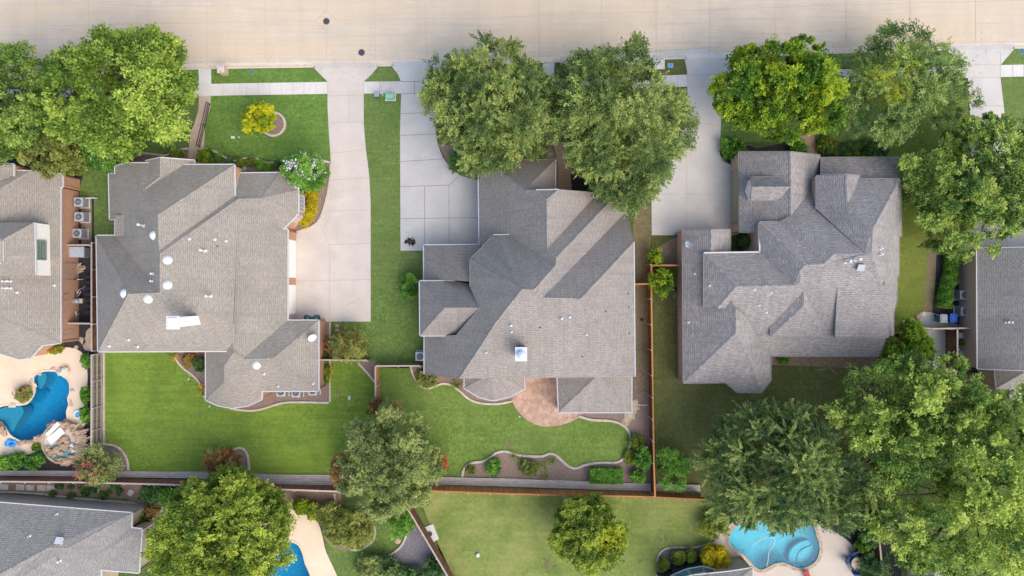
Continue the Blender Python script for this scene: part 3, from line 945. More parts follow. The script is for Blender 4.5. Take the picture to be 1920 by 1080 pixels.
sheet('driveway', [(1776, 94.5), (1902, 91.5), (1876, 122), (1876, 146), (1884, 215), (1900, 260), (1960, 300), (1960, 468), (1800, 468), (1812, 420), (1822, 300), (1818, 200), (1815, 145), (1800, 120)], .024, M['drive_pale'])
for c0, c1, m in ((588, 709, 'drive_pink'), (734, 838, 'drive_grey'), (1284, 1400, 'drive_pale'), (1776, 1902, 'drive_pale')): drive_apron(c0, c1, m, 4)
def sw(x): return float(np.interp(x, [-400, 396, 614, 750, 800, 1050, 1246, 1290, 1440, 1576, 1876, 1920, 2600], [181, 157, 153.5, 152.5, 151.5, 147, 141, 140, 134, 130, 122, 121, 101]))
def walk_run(x0, x1):
    X = list(np.linspace(x0, x1, max(2, int((x1 - x0) / 60) + 1)))
    sheet('sidewalk', [(x, sw(x)) for x in X] + [(x, sw(x) + 22.5) for x in X[::-1]], .020, M['walk'])
for r in ((-300, 614), (682, 752), (830, 1289), (1372, 1815), (1876, 2300)): walk_run(*r)
sheet('front_walk', [(372, 130), (396, 129.5), (396, 157.5), (373, 158)], .020, M['walk'])
sheet('front_walk', [(373, 180), (395, 180), (395, 200), (384, 234), (382, 300), (352, 302), (357, 250), (364, 232), (372, 205)], .018, M['path_pink'])
joints('walk_joint', [[(364, 234), (384, 234)], [(360, 247), (383, 247)], [(356, 264), (381, 264)], [(354, 279), (380, 279)], [(372, 207), (394, 207)]], .030)
sheet('front_walk', [(1018, 119), (1040, 118), (1038, 148), (1018, 148)], .020, M['walk'])
sheet('front_walk', smooth_path([(1020, 170), (1026, 172), (1034, 230), (1040, 262), (1060, 268), (1068, 300), (1070, 330), (1070, 360), (1046, 360), (1047, 320), (1040, 280), (1024, 250), (1018, 200)], True, 3), .018, M['path_brown'])
joints('walk_joint', [[(1047, 320), (1070, 320)], [(1047, 348), (1070, 348)], [(1040, 295), (1066, 295)]], .030)
sheet('front_walk', [(1500, 255), (1525, 250), (1536, 295), (1518, 295)], .018, M['path_brown'])
J = [[(614, 230), (682, 228)], [(654, 178), (654, 229)], [(619, 287), (687, 281)], [(619, 338), (693, 333)], [(612, 396), (695, 394)], [(601, 422), (617, 458)], [(618, 459), (695, 456)],
     [(618, 458), (618, 603)], [(553, 527), (695, 524)], [(614, 180), (682, 178)], [(614, 154), (614, 180)], [(682, 154), (682, 180)],
     [(640, 580), (655, 570), (670, 563), (678, 557)]]
joints('driveway_joint', J, .032)
J = [[(752, 213), (820, 210)], [(751, 254), (818, 251)], [(750, 303), (830, 298)], [(750, 350), (842, 347)], [(842, 347), (860, 331)], [(842, 347), (842, 460)], [(796, 349), (796, 462)], [(751, 410), (898, 408)],
     [(752, 176), (830, 174)], [(777, 153), (777, 175)], [(802, 123), (802, 175)], [(752, 153), (830, 152)]]
joints('driveway_joint', J, .032, .04, 'joint_deep')
joints('driveway_joint', [[(1289, 163), (1365, 160)], [(1289, 141), (1372, 138)], [(1288, 112), (1289, 235)], [(1310, 231), (1352, 236)], [(1287, 290), (1288, 440)], [(1222, 365), (1287, 363)], [(1287, 365), (1384, 363)]], .032, .03, 'joint_light')
joints('driveway_joint', [[(1816, 146), (1876, 145)], [(1802, 120), (1876, 122)], [(1800, 96), (1800, 120)], [(1818, 200), (1882, 198)], [(1888, 440), (1888, 468)], [(1876, 96), (1876, 146)]], .032, .035, 'joint_light')
jw = [[(x, sw(x)), (x, sw(x) + 22.4)] for x in (418, 440, 462, 484, 506, 528, 549, 570, 592, 690, 711, 732, 1258, 1270, 1899, 1920)]
joints('sidewalk_joint', jw, .028, .03, 'joint_light')
# storm drain inlet top and its dished gutter
sheet('gutter_apron', [(1150, ky(1150) - 14), (1330, ky(1330) - 19.5), (1330, ky(1330) - 1), (1150, ky(1150) - 1)], -.118, M['drive_grey'])
joints('gutter_joint', [[(1150, ky(1150) - 14), (1330, ky(1330) - 19.5), (1330, ky(1330) - 1)], [(1231, 95), (1231, 109)]], -.110)

# ------------------------------------------------------------------ lawns and beds (each a sheet on the ground)
sheet('lawn', [(396, 130), (588, 127.5), (614, 153.5), (396, 157)], .006, M['grass_lush'])
sheet('lawn', [(-60, 150), (340, 131.5), (372, 130.5), (373, 158), (-60, 166)], .006, M['grass_lush'])
sheet('lawn', [(395, 180), (614, 176), (616, 240), (620, 302), (560, 305), (380, 284), (383, 234), (395, 205)], .006, M['grass_lush'])
sheet('lawn', [(100, 190), (372, 181), (371, 205), (362, 234), (355, 285), (240, 300), (100, 300)], .006, M['grass_mid'])
sheet('lawn', [(709, 126), (733, 125), (752, 153), (682, 153)], .006, M['grass_mid'])
sheet('lawn', [(682, 176), (752, 174.5), (750, 250), (751, 470), (800, 470), (800, 690), (704, 690), (704, 675), (619, 675), (619, 602), (695, 602), (695, 380), (692, 325), (686, 280), (682, 230)], .006, M['grass_mid'])
sheet('lawn', [(193, 655), (400, 655), (400, 745), (500, 745), (604, 735), (604, 672), (704, 676), (704, 890), (193, 886)], .006, M['grass_bright'])
sheet('lawn', [(712, 690), (780, 686), (1010, 690), (1190, 760), (1200, 895), (700, 893), (704, 760)], .006, M['grass_back'])
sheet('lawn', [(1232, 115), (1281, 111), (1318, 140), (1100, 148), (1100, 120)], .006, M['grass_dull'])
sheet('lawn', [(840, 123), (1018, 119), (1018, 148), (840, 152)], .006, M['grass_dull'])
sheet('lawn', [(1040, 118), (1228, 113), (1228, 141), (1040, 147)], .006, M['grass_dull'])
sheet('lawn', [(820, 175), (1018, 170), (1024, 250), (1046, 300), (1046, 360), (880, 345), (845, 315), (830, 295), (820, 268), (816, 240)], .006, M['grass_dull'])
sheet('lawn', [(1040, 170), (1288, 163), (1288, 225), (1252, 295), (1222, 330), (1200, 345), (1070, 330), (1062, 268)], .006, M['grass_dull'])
sheet('lawn', [(1372, 165), (1812, 152), (1822, 300), (1810, 420), (1760, 470), (1690, 470), (1690, 300), (1560, 262), (1350, 262), (1353, 225)], .006, M['grass_olive'])
sheet('lawn', [(1350, 200), (1660, 195), (1650, 262), (1350, 268)], .010, M['grass_mid'])
sheet('lawn', [(1402, 107.5), (1776, 94.5), (1800, 120), (1374, 135)], .006, M['grass_mid'])
sheet('lawn', [(1902, 92), (2300, 80), (2300, 112), (1876, 122)], .006, M['grass_mid'])
sheet('lawn', [(1876, 145), (2300, 135), (2300, 330), (1900, 262), (1884, 215)], .006, M['grass_mid'])
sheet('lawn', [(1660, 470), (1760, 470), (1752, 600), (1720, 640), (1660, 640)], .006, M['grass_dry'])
sheet('lawn', [(1680, 300), (1700, 300), (1730, 430), (1740, 480), (1730, 600), (1680, 610)], .010, M['grass_olive'])
sheet('lawn', [(1227, 540), (1290, 540), (1450, 668), (1700, 668), (1650, 905), (1230, 915)], .006, M['grass_dull'])  # darker lawn colour already holds shade cast by the big trees
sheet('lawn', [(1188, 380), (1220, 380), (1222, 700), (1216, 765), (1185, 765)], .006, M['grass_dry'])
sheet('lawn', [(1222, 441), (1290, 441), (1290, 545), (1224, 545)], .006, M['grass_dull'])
sheet('lawn', [(780, 915), (1312, 938), (1345, 990), (1340, 1090), (1300, 1130), (860, 1130)], .006, M['grass_pale'])
sheet('lawn', [(590, 950), (775, 925), (850, 1080), (860, 1120), (640, 1120), (632, 1080), (612, 1030), (604, 990)], .006, M['grass_mid'])
sheet('lawn', [(150, 300), (215, 300), (220, 460), (172, 460), (172, 372), (150, 372)], .006, M['grass_mid'])
sheet('lawn', [(0, 915), (240, 935), (262, 962), (0, 942)], .006, M['grass_mid'])
sheet('lawn', [(1668, 1030), (1900, 1060), (1900, 1130), (1660, 1130)], .006, M['grass_mid'])
# beds
bed = lambda p, m='mulch', z=.012: sheet('planting_bed', p, z, M[m])
bed([(230, 310), (245, 300), (265, 289), (290, 290), (312, 292), (334, 281), (356, 279), (356, 302), (382, 302), (379, 280), (405, 285), (430, 299), (445, 302), (460, 297), (478, 296), (492, 303), (507, 306), (528, 302), (555, 299), (619, 307), (618, 335), (611, 373), (600, 408), (585, 424), (553, 435), (530, 420), (500, 340), (240, 340)])
bed(ell(513, 233, 21, 21, 20, 0, 1, .01))
bed([(322, 655), (400, 655), (400, 748), (384, 745), (378, 722), (364, 704), (345, 691), (331, 674)])
bed([(400, 735), (440, 767), (470, 769), (495, 765), (520, 757), (545, 754), (618, 755), (618, 675), (590, 675), (590, 720)])
bed([(667, 676), (704, 676), (704, 716), (690, 699), (680, 688)])
bed([(598, 600), (619, 603), (619, 674), (598, 674)])
bed(smooth_path([(770, 687), (776, 706), (786, 720), (800, 728), (815, 725), (830, 719), (845, 722), (862, 733), (875, 745), (890, 753), (910, 757), (935, 757), (962, 752)], False, 3) + [(1000, 700), (790, 687)])
sbed = [(867, 893), (869, 882), (876, 872), (888, 867), (905, 865), (920, 857), (930, 849), (948, 846), (968, 852), (990, 855), (1018, 855), (1030, 850), (1042, 853), (1052, 862), (1066, 874), (1080, 878), (1095, 872), (1125, 867), (1155, 867), (1170, 858), (1179, 842), (1182, 825), (1178, 808), (1166, 796), (1145, 789), (1110, 787), (1084, 780)]
bed(smooth_path(sbed, False, 3) + [(1100, 765), (1184, 765), (1190, 740), (1216, 735), (1222, 906), (1000, 900)])
bed([(194, 833), (216, 836), (232, 848), (240, 865), (242, 884), (194, 884)])
bed([(385, 884), (395, 862), (420, 845), (452, 840), (464, 852), (467, 884)])
bed([(1440, 660), (1660, 660), (1652, 685), (1600, 690), (1446, 684)], 'soil')
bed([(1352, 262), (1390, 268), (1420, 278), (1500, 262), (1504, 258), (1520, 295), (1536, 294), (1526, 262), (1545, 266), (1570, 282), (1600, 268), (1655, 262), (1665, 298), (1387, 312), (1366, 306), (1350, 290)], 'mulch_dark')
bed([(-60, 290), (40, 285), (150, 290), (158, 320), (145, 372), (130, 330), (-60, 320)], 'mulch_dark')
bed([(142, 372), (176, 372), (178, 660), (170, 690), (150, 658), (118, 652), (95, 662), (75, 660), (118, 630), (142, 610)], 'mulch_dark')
bed([(152, 372), (172, 372), (172, 458), (152, 458)], 'soil', .016)
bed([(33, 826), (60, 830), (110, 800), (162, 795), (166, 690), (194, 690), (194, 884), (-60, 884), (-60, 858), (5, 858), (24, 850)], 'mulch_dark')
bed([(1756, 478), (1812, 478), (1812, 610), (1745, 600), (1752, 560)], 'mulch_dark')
bed([(-60, 903), (640, 916), (640, 960), (560, 985), (330, 1000), (262, 975), (240, 935), (-60, 918)], 'gravel')
bed([(700, 1046), (730, 1040), (755, 1022), (765, 995), (785, 975), (800, 1010), (825, 1050), (845, 1090), (800, 1090), (770, 1060), (730, 1052)], 'river')
bed(ell(655, 995, 50, 38, 22, 0, 2, .02))
bed([(1232, 1052), (1240, 1034), (1258, 1026), (1300, 1025), (1340, 1016), (1350, 1050), (1345, 1085), (1230, 1085)])
bed([(1560, 985), (1690, 960), (1690, 1100), (1610, 1100)], 'mulch_dark')
bed([(1812, 610), (1850, 610), (1870, 760), (1800, 740), (1790, 690)], 'mulch_dark')
bed([(1222, 470), (1276, 440), (1278, 498), (1222, 498)], 'mulch', .012)
bed([(1030, 268), (1046, 300), (1046, 362), (1010, 362), (1020, 300)], 'mulch', .012)
bed([(1070, 268), (1120, 300), (1222, 335), (1222, 385), (1070, 385)], 'mulch_dark', .012)
bed([(822, 270), (835, 270), (900, 300), (900, 345), (868, 333), (845, 317)], 'mulch', .012)
bed([(1190, 690), (1216, 690), (1218, 740), (1190, 745)], 'soil', .016)
# patio and pool decks
sheet('patio', smooth_path([(975, 700), (1010, 695), (1050, 700), (1060, 760), (1092, 774), (1082, 785), (1062, 794), (1040, 799), (1015, 799), (990, 789), (971, 771), (961, 752), (966, 738)], True, 3), .016, M['patio'])
sheet('pool_deck', smooth_path([(-60, 655), (20, 660), (60, 662), (95, 655), (122, 651), (146, 656), (159, 670), (164, 700), (163, 745), (163, 790), (140, 812), (110, 826), (60, 850), (20, 858), (-60, 862)], True, 3), .018, M['deck'], [pool_left])
sheet('pool_deck', smooth_path([(545, 955), (562, 962), (580, 966), (597, 982), (605, 1008), (612, 1036), (632, 1080), (645, 1125), (560, 1150), (470, 1140), (470, 1000), (505, 965)], True, 3), .018, M['deck'], [pool_mid])
sheet('pool_deck', smooth_path([(1342, 998), (1365, 985), (1420, 962), (1500, 955), (1545, 985), (1585, 1010), (1602, 1030), (1604, 1055), (1598, 1090), (1560, 1140), (1400, 1140), (1352, 1090), (1340, 1040)], True, 3), .018, M['deck_grey'], [pool_right])
sheet('side_yard_path', [(1722, 588), (1742, 585), (1762, 590), (1800, 612), (1800, 700), (1730, 690), (1728, 640)], .018, M['drive_grey'])
sheet('side_yard_path', [(118, 370), (142, 370), (142, 606), (118, 606)], .018, M['path_pink'])

def pool(name, label, outl, depth, plaster, water, coping, zt=.05, cw=.34):
    """a sunken basin, its water and its coping stones"""
    c = P(sum(p[0] for p in outl) / len(outl), sum(p[1] for p in outl) / len(outl), 0)
    t = thing(name, label, 'pool', c)
    W = [P(x, y, 0) for x, y in outl]; n = len(W)
    mb = MB()
    cen = sum(W, Vector()) / n
    prof = [(1.0, .02), (.99, -.35), (.93, -.7), (.82, -depth * .8), (.6, -depth), (.0, -depth * 1.05)]
    rings = [[cen + (p - cen) * k + UP * z for p in W] for k, z in prof]
    for r0, r1 in zip(rings, rings[1:]):
        for i in range(n): mb.face([r0[i], r0[(i + 1) % n], r1[(i + 1) % n], r1[i]])
    mb.build('basin', M[plaster], t, smooth=True)
    w = MB(); tri = tessellate_polygon([[p - UP * .08 for p in W]])
    for a in tri:
        q = [W[i] - UP * .08 for i in a]
        if (q[1] - q[0]).cross(q[2] - q[0]).z < 0: q = q[::-1]
        w.face(q)
    w.build('water', M[water], t)
    cp = MB(); rnd = random.Random(3)
    k = 0
    P2 = W + [W[0]]
    acc = 0
    for i in range(n):
        a, b = W[i], W[(i + 1) % n]; d = b - a
        if d.length < .02: continue
        m = (a + b) / 2; o = (m - cen); o.z = 0; nn = UP.cross(d.normalized())
        if nn.dot(o) < 0: nn = -nn
        cp.box(m + nn * cw * .42 + UP * .035, (d.length * .97, cw * rnd.uniform(.92, 1.08), .05), math.atan2(d.y, d.x))
    for j in range(len(cp.uv)): cp.uv[j] = ((j // 24) * .37, .1)
    cp.build('coping', M[coping], t)
    return t

def patch(px, py, rx, ry, seed, m='grass_dry', n=5):
    """bare, worn spots in the lawn"""
    rnd = random.Random(seed); mb = MB()
    for k in range(n):
        q = ell(px + rnd.uniform(-rx, rx), py + rnd.uniform(-ry, ry), rx * rnd.uniform(.2, .5), ry * rnd.uniform(.2, .5), 12, rnd.uniform(0, 3), seed * 9 + k, .35)
        mb.face([P(x, y, .0125 + k * .001) for x, y in q][::-1])
    o = mb.build('bare_patch', M[m]); o['kind'] = 'structure'
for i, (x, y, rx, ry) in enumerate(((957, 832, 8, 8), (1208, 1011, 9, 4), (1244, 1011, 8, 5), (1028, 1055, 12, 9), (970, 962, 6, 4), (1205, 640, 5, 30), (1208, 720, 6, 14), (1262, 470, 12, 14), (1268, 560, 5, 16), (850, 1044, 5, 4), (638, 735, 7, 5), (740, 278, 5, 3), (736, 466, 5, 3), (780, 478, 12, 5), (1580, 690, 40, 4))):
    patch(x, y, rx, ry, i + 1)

sheet('sidewalk', [(711.5, 153.3), (752, 152.4), (752, 175.2), (711.5, 176)], .025, M['drive_grey'])
# ------------------------------------------------------------------ houses
def house(name, label, px, py):
    return thing(name, label, 'house', P(px, py, 0))

# ---- house with tan roof and white chimney (left of the middle)
h = house('brick_house', 'tan shingled house with a white chimney, white roof domes and a bay beside yellow hedge', 380, 530)
V = dict(a1=(181,442,4.2), a2=(216,442,4.2), a3=(184,659,4.2), r1=(241,551,9.0), r2=(300,549,9.2),
 b1=(204,326,3), b2=(206,411,3), b3=(216,411,3.5), b0=(216,326,3.5), c1=(216,312,3.5), c2=(236,306,4.5), h1=(266,358,7.0), h2=(296,403,8.9), h3=(298,470,9.0), h4=(300,476,9.1),
 d1=(279,306,4.5), v1=(300,331,6.0), g1=(273,302,4.3), g0=(300,296,5.7), g2=(364,301,4.2), g3=(364,308,4.2), e1=(345,309,4.8),
 e2=(439,309,4.8), e3=(440,368,4.9), k1=(447,373,5.3), k2=(450,325,3), k3=(526,324,3), k4=(490,372,5.4), k5=(559,356,3), k6=(559,400,3), k7=(530,430,3.1), m1=(539,430,3), m2=(539,601,3),
 s1=(426,658,4.2), s2=(437,650,4.4), x1=(437,606,6.3), q1=(455,673,5.8), q2=(513,672,5.8), m3=(597,601,3), m4=(597,733,3), m5=(491,733,3), m6=(490,749,2.7), w3=(421,716,5.0), w4=(421,686,5.2), s3=(437,662,5.6), w5=(437,646,5.6),
 n1=(466,760,2.7), n2=(435,765,2.7), n3=(408,760,2.7), w2=(386,750,2.8), w0=(386,650,3))
F = [['b1','b2','b3','a2','r2','h4','h3','h2','h1','c2','c1','b0'], ['a2','a1','r1','r2'], ['a1','a3','r1'], ['a3','s1','s2','x1','r2','r1'],
 ['d1','c2','h1','v1'], ['d1','g1','g0','v1'], ['g2','g3','e1','h1','v1','g0'], ['e2','e1','h1','h2'], ['e3','e2','h2','h3'], ['e3','k1','h4','h3'],
 ['k3','k2','e3','k1','k4'], ['k5','k3','k4'], ['k6','k5','k4'], ['k7','k6','k4'], ['m2','m1','k7','k4','k1','h4','r2','x1','s2','s3','q1'],
 ['m3','m2','q1','q2'], ['m4','m3','q2'], ['m5','m4','q2','q1','s3','w4','w3','m6'], ['n1','m6','w3'], ['n2','n1','w3'], ['n3','n2','w3'], ['w2','n3','w3'], ['w0','w2','w3','w4','s3','w5']]
roof, hit = roof_block(h, V, F, M['sh_tan'], M['brick'], trim=M['trim'], free={('s2', 's3'), ('w5', 's3'), ('w5', 'w0')})
RB = dict(p=(216,404,4.2), q=(244,402,4.75), r=(232,442,4.6), s=(216,442,4.2))
roof_block(h, RB, [['p','s','r','q']], M['sh_tan'], M['sh_tan'], base=3.2, trim=M['trim_tan'], gut=False)
vents(roof, hit, [(287,441,'dome','white'),(314,487,'dome','white'),(314,534,'dome','white'),(232,550,'dome','white'),(277,561,'dome','white'),(480,685,'dome','white'),
 (270,423,'long','white'),(355,448,'pipe','white'),(403,449,'pipe','white'),(424,452,'pipe','white'),(385,470,'long','white'),(395,555,'long','white'),(287,513,'flue','white'),(286,527,'flue','white'),
 (408,462,'small','red'),(241,637,'pipe','white'),(205,649,'pipe','white'),(258,650,'pipe','white'),(495,701,'pipe','white'),(521,724,'pipe','galv'),(587,719,'pipe','white')])
dish(roof, hit, 587, 631)
# chimney: white rendered stack with a metal cap
base_, _n = hit(330, 612); mb = MB()
ct = [P(315,596,10.2), P(334.5,595,10.2), P(335.5,613.5,10.2), P(315,616,10.2)]
bt = [Vector((p.x + dx, p.y, 5.0)) for p, dx in zip(ct, (0, 0, 0, 0))]
for i in range(4):
    j = (i + 1) % 4; mb.face([bt[i], bt[j], ct[j], ct[i]])
mb.face(ct)
ch = mb.build('chimney', M['siding'], roof)
mb = MB(); cc = sum(ct, Vector()) / 4
mb.box(cc + UP * .05, (1.12, 1.12, .10)); mb.box(cc + UP * .15, (.75, .8, .12)); mb.build('chimney_cap', M['white'], ch)
# garage doors in the pale right hand wall, windows of the bay
gx = P(539, 500, 3).x - .14
for y0, y1 in ((448, 520), (534, 590)):
    a, b = P(540, y1, 3), P(540, y0, 3); mb = MB()
    for k in range(4): mb.box(((gx + .02), (a.y + b.y) / 2, .32 + k * .56), (.05, abs(b.y - a.y), .53))
    mb.build('garage_door', M['siding'], h)
mb = MB(); a, b = P(539, 601, 3), P(539, 430, 3)
mb.box((gx + .004, (a.y + b.y) / 2, 1.35), (.02, abs(b.y - a.y), 2.7)); mb.build('garage_wall', M['brick_pale'], h)
e5, e6, e7 = P(559,356,3), P(559,400,3), P(530,430,3)
d_ = (e7 - e6).normalized(); nn = Vector((-d_.y, d_.x, 0)); nn = nn if nn.x > 0 else -nn
window(h, e5.lerp(e6, .15) + Vector((-.14, 0, 0)), e5.lerp(e6, .85) + Vector((-.14, 0, 0)), .7, 2.5, (1, 0), cols=4, rows=5)
window(h, e6.lerp(e7, .12) - nn * .14, e6.lerp(e7, .8) - nn * .14, .7, 2.5, nn, cols=4, rows=5)

# ---- house in the middle
h = house('brick_house', 'grey shingled middle house with pale gutters, a flagstone patio and square metal chimney cap', 985, 545)
V = dict(t1=(897,302,3), t1b=(912,300,3.2), t2=(899,459,3), j1=(960,500,5.6), y4=(1042,497,9.6), y3=(1043,483,9.6), y2=(1026,467,8.9), y1=(1025,374,8.9), p1=(1005,357,7.9), p2=(1047,356,7.8), t5=(984,356,7.1), t4=(1041,299,3.2), t6=(1041,354,3.2),
 p3=(1112,361,4.2), p4=(1112,372,4.1), z1=(1150,371,4.1), z2=(1175,396,2.7), z4=(1188,454,5.4), c1=(1001,543,11.2), c2=(1018,558,11.3), c3=(1089,560,11.4), er=(1190,706,5.4), sl=(862,709,5.8), wm=(931,603,9.4), c0=(979,542,11.2),
 wl1=(796,631,3), wl2=(796,701,3), wk=(855,628,6.2), wj=(898,577,7.9), ta=(881,487,5.4), tb=(925,441,5.4), tc=(982,440,5.4), td=(881,537,5.6))
F = [['t1','t2','j1','y4','y3','y2','y1','p1','t5','t1b'], ['t4','t1b','t5'], ['t6','t4','t5'], ['p2','p1','y1'], ['p4','p3','p2','y1','y2'], ['z1','p4','y2','y3'],
 ['z2','z1','y3','y4','c1','c2'], ['z4','z2','c2','c3'], ['er','z4','c3'], ['sl','er','c3','c2','c1','c0','wm'], ['wl1','wl2','sl','wm','wj','wk'],
 ['ta','tb','c0'], ['tb','tc','y4','c1','c0'], ['td','ta','c0','wm','wj']]
roof, hit = roof_block(h, V, F, M['sh_grey'], M['brick_pale'], trim=M['trim_blue'], rake=True, free={('t2','j1'), ('j1','y4'), ('wk','wj'), ('td','wj'), ('wl1','wk')})
V = dict(l1=(795,460,3), l2=(795,525,3), l3=(853,526,6.1), l4=(899,459,3), l7=(910,530,6.5))
roof_block(h, V, [['l4','l1','l3','l7'], ['l1','l2','l3']], M['sh_grey'], M['brick_pale'], trim=M['trim_blue'], free={('l3','l7'), ('l7','l4'), ('l2','l3')})
V = dict(a=(787,527,5.0), b=(788,629,5.0), c=(853,629,5.0), d=(834,577,7.9), e=(908,577,8.0), f=(853,527,5.0), g=(906,536,5.6))
roof_block(h, V, [['a','b','d'], ['b','c','e','d'], ['f','a','d','e','g']], M['sh_grey'], M['brick_pale'], trim=M['trim_blue'], free={('e','g'), ('g','f'), ('c','e')})
V = dict(a=(871,706,2.8), b=(871,728,2.8), c=(899,745,2.8), d=(926,751,2.8), e=(958,743,2.8), f=(983,729,2.8), g=(983,706,2.8), t=(923,700,4.4))
roof_block(h, V, [['a','b','t'], ['b','c','t'], ['c','d','t'], ['d','e','t'], ['e','f','t'], ['f','g','t']], M['sh_grey'], M['brick_pale'], trim=M['trim_blue'])
V = dict(a=(1045,700,2.8), b=(1048,773,2.8), c=(1184,773,2.8), d=(1184,700,2.8), t=(1119,705,4.9), u=(1123,704,4.9))
roof_block(h, V, [['a','b','t'], ['b','c','u','t'], ['c','d','u']], M['sh_grey'], M['brick_pale'], trim=M['trim_blue'], base=2.45)
mb = MB()
for q in ((1051, 770), (1092, 770), (1137, 770), (1181, 770)):
    p = P(*q, 2.6); mb.box((p.x, p.y, 1.25), (.35, .35, 2.5))
mb.build('patio_column', M['brick_pale'], h)
vents(roof, hit, [(958,610,'flue','galv'),(959,622,'pipe','galv'),(1013,614,'small','iron'),(1053,597,'flue','galv'),(1068,594,'pipe','galv'),(911,661,'pipe','galv'),(1092,669,'small','iron'),(1100,627,'pipe','galv'),
 (1178,550,'small','iron'),(1179,576,'small','iron'),(1136,584,'small','iron'),(1180,625,'small','iron')])
zc = 10.0; mb = MB()
ct = [P(968,653,zc), P(986,653,zc), P(986,675,zc), P(968,675,zc)]
for i in range(4):
    j = (i + 1) % 4; mb.face([Vector((ct[i].x, ct[i].y, 6)), Vector((ct[j].x, ct[j].y, 6)), ct[j], ct[i]])
mb.face(ct); ch = mb.build('chimney', M['siding_tan'], roof)
mb = MB(); c = sum(ct, Vector()) / 4
mb.box(c + UP * .04, (1.02, 1.2, .08)); mb.lathe(c + UP * .08, [(.2, 0), (.2, .3), (.34, .34), (.30, .42), (.05, .55), (0, .55)], 14)
mb.build('chimney_cap', M['galv'], ch)

# ---- house to the right
h = house('brick_house', 'mottled brown shingled house with a gabled garage dormer and dark sunken entry court', 1480, 480)
V = dict(G1=(1386,285,3), G2=(1387,435,3), G3=(1422,435,4.1), G4=(1422,416,4.1), G5=(1458,416,5.0), rt=(1482,285,5.5), rb=(1483,404,5.5), E1=(1537,291,3), E2=(1537,322,3), A3=(1531,345,3.2), A4=(1531,392,4.6), A1=(1563,477,8.0), A5=(1621,474,8.1))
F = [['G1','G2','G3','G4','G5','rb','rt'], ['E2','E1','rt','rb','A3'], ['rb','A3','A4','A5','A1']]
roof, hit = roof_block(h, V, F, M['sh_mott'], M['brick_pale'], trim=M['trim_tan'], free={('A3','A4'), ('A4','A5'), ('A5','A1'), ('A1','rb'), ('G5','rb'), ('A3','E2')})
V = dict(P1=(1538,296,3), P2=(1686,295,3), P3=(1538,345,4.6), P4=(1687,340,4.6))
roof_block(h, V, [['P2','P1','P3','P4']], M['sh_mott'], M['brick_pale'], trim=M['trim_tan'], free={('P1','P3'), ('P3','P4')})
V = dict(B0=(1458,416,4.8), A0=(1483,404,5.5), A1=(1563,477,8.0), B1=(1545,495,7.6), C0=(1424,417,4.8), B2=(1510,497,7.4), Cc=(1423,472,4.8), C1=(1500,507,7.2), C2=(1500,531,6.9), D2=(1488,535,6.8), D0=(1320,474,4.8), D1=(1381,537,6.8), E2=(1320,577,4.8), E3=(1346,577,5.2),
 S1=(1446,667,3), S2=(1651,668,3), S3=(1661,629,4.1), b5=(1675,628,4.5), t2=(1634,475,8.4), E4=(1378,577,5.4), G2=(1400,640,4.0), b1=(1687,336,4.8), b2=(1690,442,4.8), b2b=(1685.5,443,5.0), b3=(1685,516,5.0), b3b=(1682,517,5.2), b3c=(1681,566,5.2), b4=(1675,588,5.5), t1=(1636,430,8.4), n1=(1612,336,4.8), g4=(1586,390,6.9), g0=(1583,327,6.6), g1=(1531,330,4.9), A4=(1531,392,5.0), A5=(1621,474,8.0), g2=(1612,329,5.2), g3=(1604,352,5.4))
F = [['B0','A0','A1','B1'], ['C0','B0','B1','B2'], ['C0','Cc','D2','C2','C1','B2'], ['Cc','D0','D1','D2'], ['D0','E2','E3','D1'],
 ['S1','S2','S3','b5','t2','A5','A1','B1','B2','C1','C2','D2','D1','E3','E4','G2'], ['b5','b4','b3c','b3b','b3','b2b','b2','b1','t1','t2'], ['b1','n1','g3','g4','t1'], ['g1','g0','g4','t1','t2','A5','A4'], ['g2','g3','g4','g0']]
roof, hit = roof_block(h, V, F, M['sh_mott'], M['brick_pale'], trim=M['trim_tan'], free={('A0','A1'), ('A0','B0'), ('G2','S1'), ('G2','E4'), ('A5','A1'), ('g3','n1'), ('A4','A5')})
V = dict(W1=(1280,430,3), W2=(1282,718,3), G2=(1380,624,6.1), G1=(1379,578,6.1), R3=(1334,500,4.6), R1=(1333,431,4.6), R4=(1369,431,3.4), R5=(1369,500,3.4), e3=(1362,717,3), e2=(1411,683,4.6), e1=(1445,713,3), e0=(1445,667,3), G0=(1395,590,5.4), e4=(1382,735,2.8), e5=(1427,736,2.8))
F = [['W1','W2','G2','G1','R3','R1'], ['R5','R4','R1','R3'], ['W2','e3','e2','G2'], ['e1','e0','G0','G1','G2','e2'], ['e4','e3','e2'] [::-1], ['e5','e4','e2'], ['e1','e5','e2']]
mb = MB()
for p_, q_ in (((1320, 474), (1424, 472.5)), ((1424, 472.5), (1424, 417))): mb.bar(P(*p_, 4.78), P(*q_, 4.78), .13, .12)
mb.build('white_gutter', M['trim'], roof)
roof2, hit2 = roof_block(h, V, F, M['sh_mott'], M['brick_pale'], trim=M['trim_tan'], free={('G1','R3'), ('R3','R5'), ('G0','G1'), ('e0','G0')})
V = dict(a=(1409,333,4.6), b=(1458,332,4.9), c=(1481,350,6.0), d=(1411,350,6.0), e=(1461,375,4.9), f=(1409,375,4.6))
dr, _h = roof_block(h, V, [['b','a','d','c'], ['f','e','c','d']], M['sh_mott'], M['siding'], trim=M['trim_tan'], base=3.2, free={('b','c'), ('c','e')})
a, b = P(1410, 343, 4.4), P(1410, 366, 4.4); window(h, (a.x + .06, a.y), (b.x + .06, b.y), 3.7, 4.7, (-1, 0), cols=2, rows=2)
zd = hit(1507, 546)[0].z; zb_ = hit(1490, 632)[0].z + .55
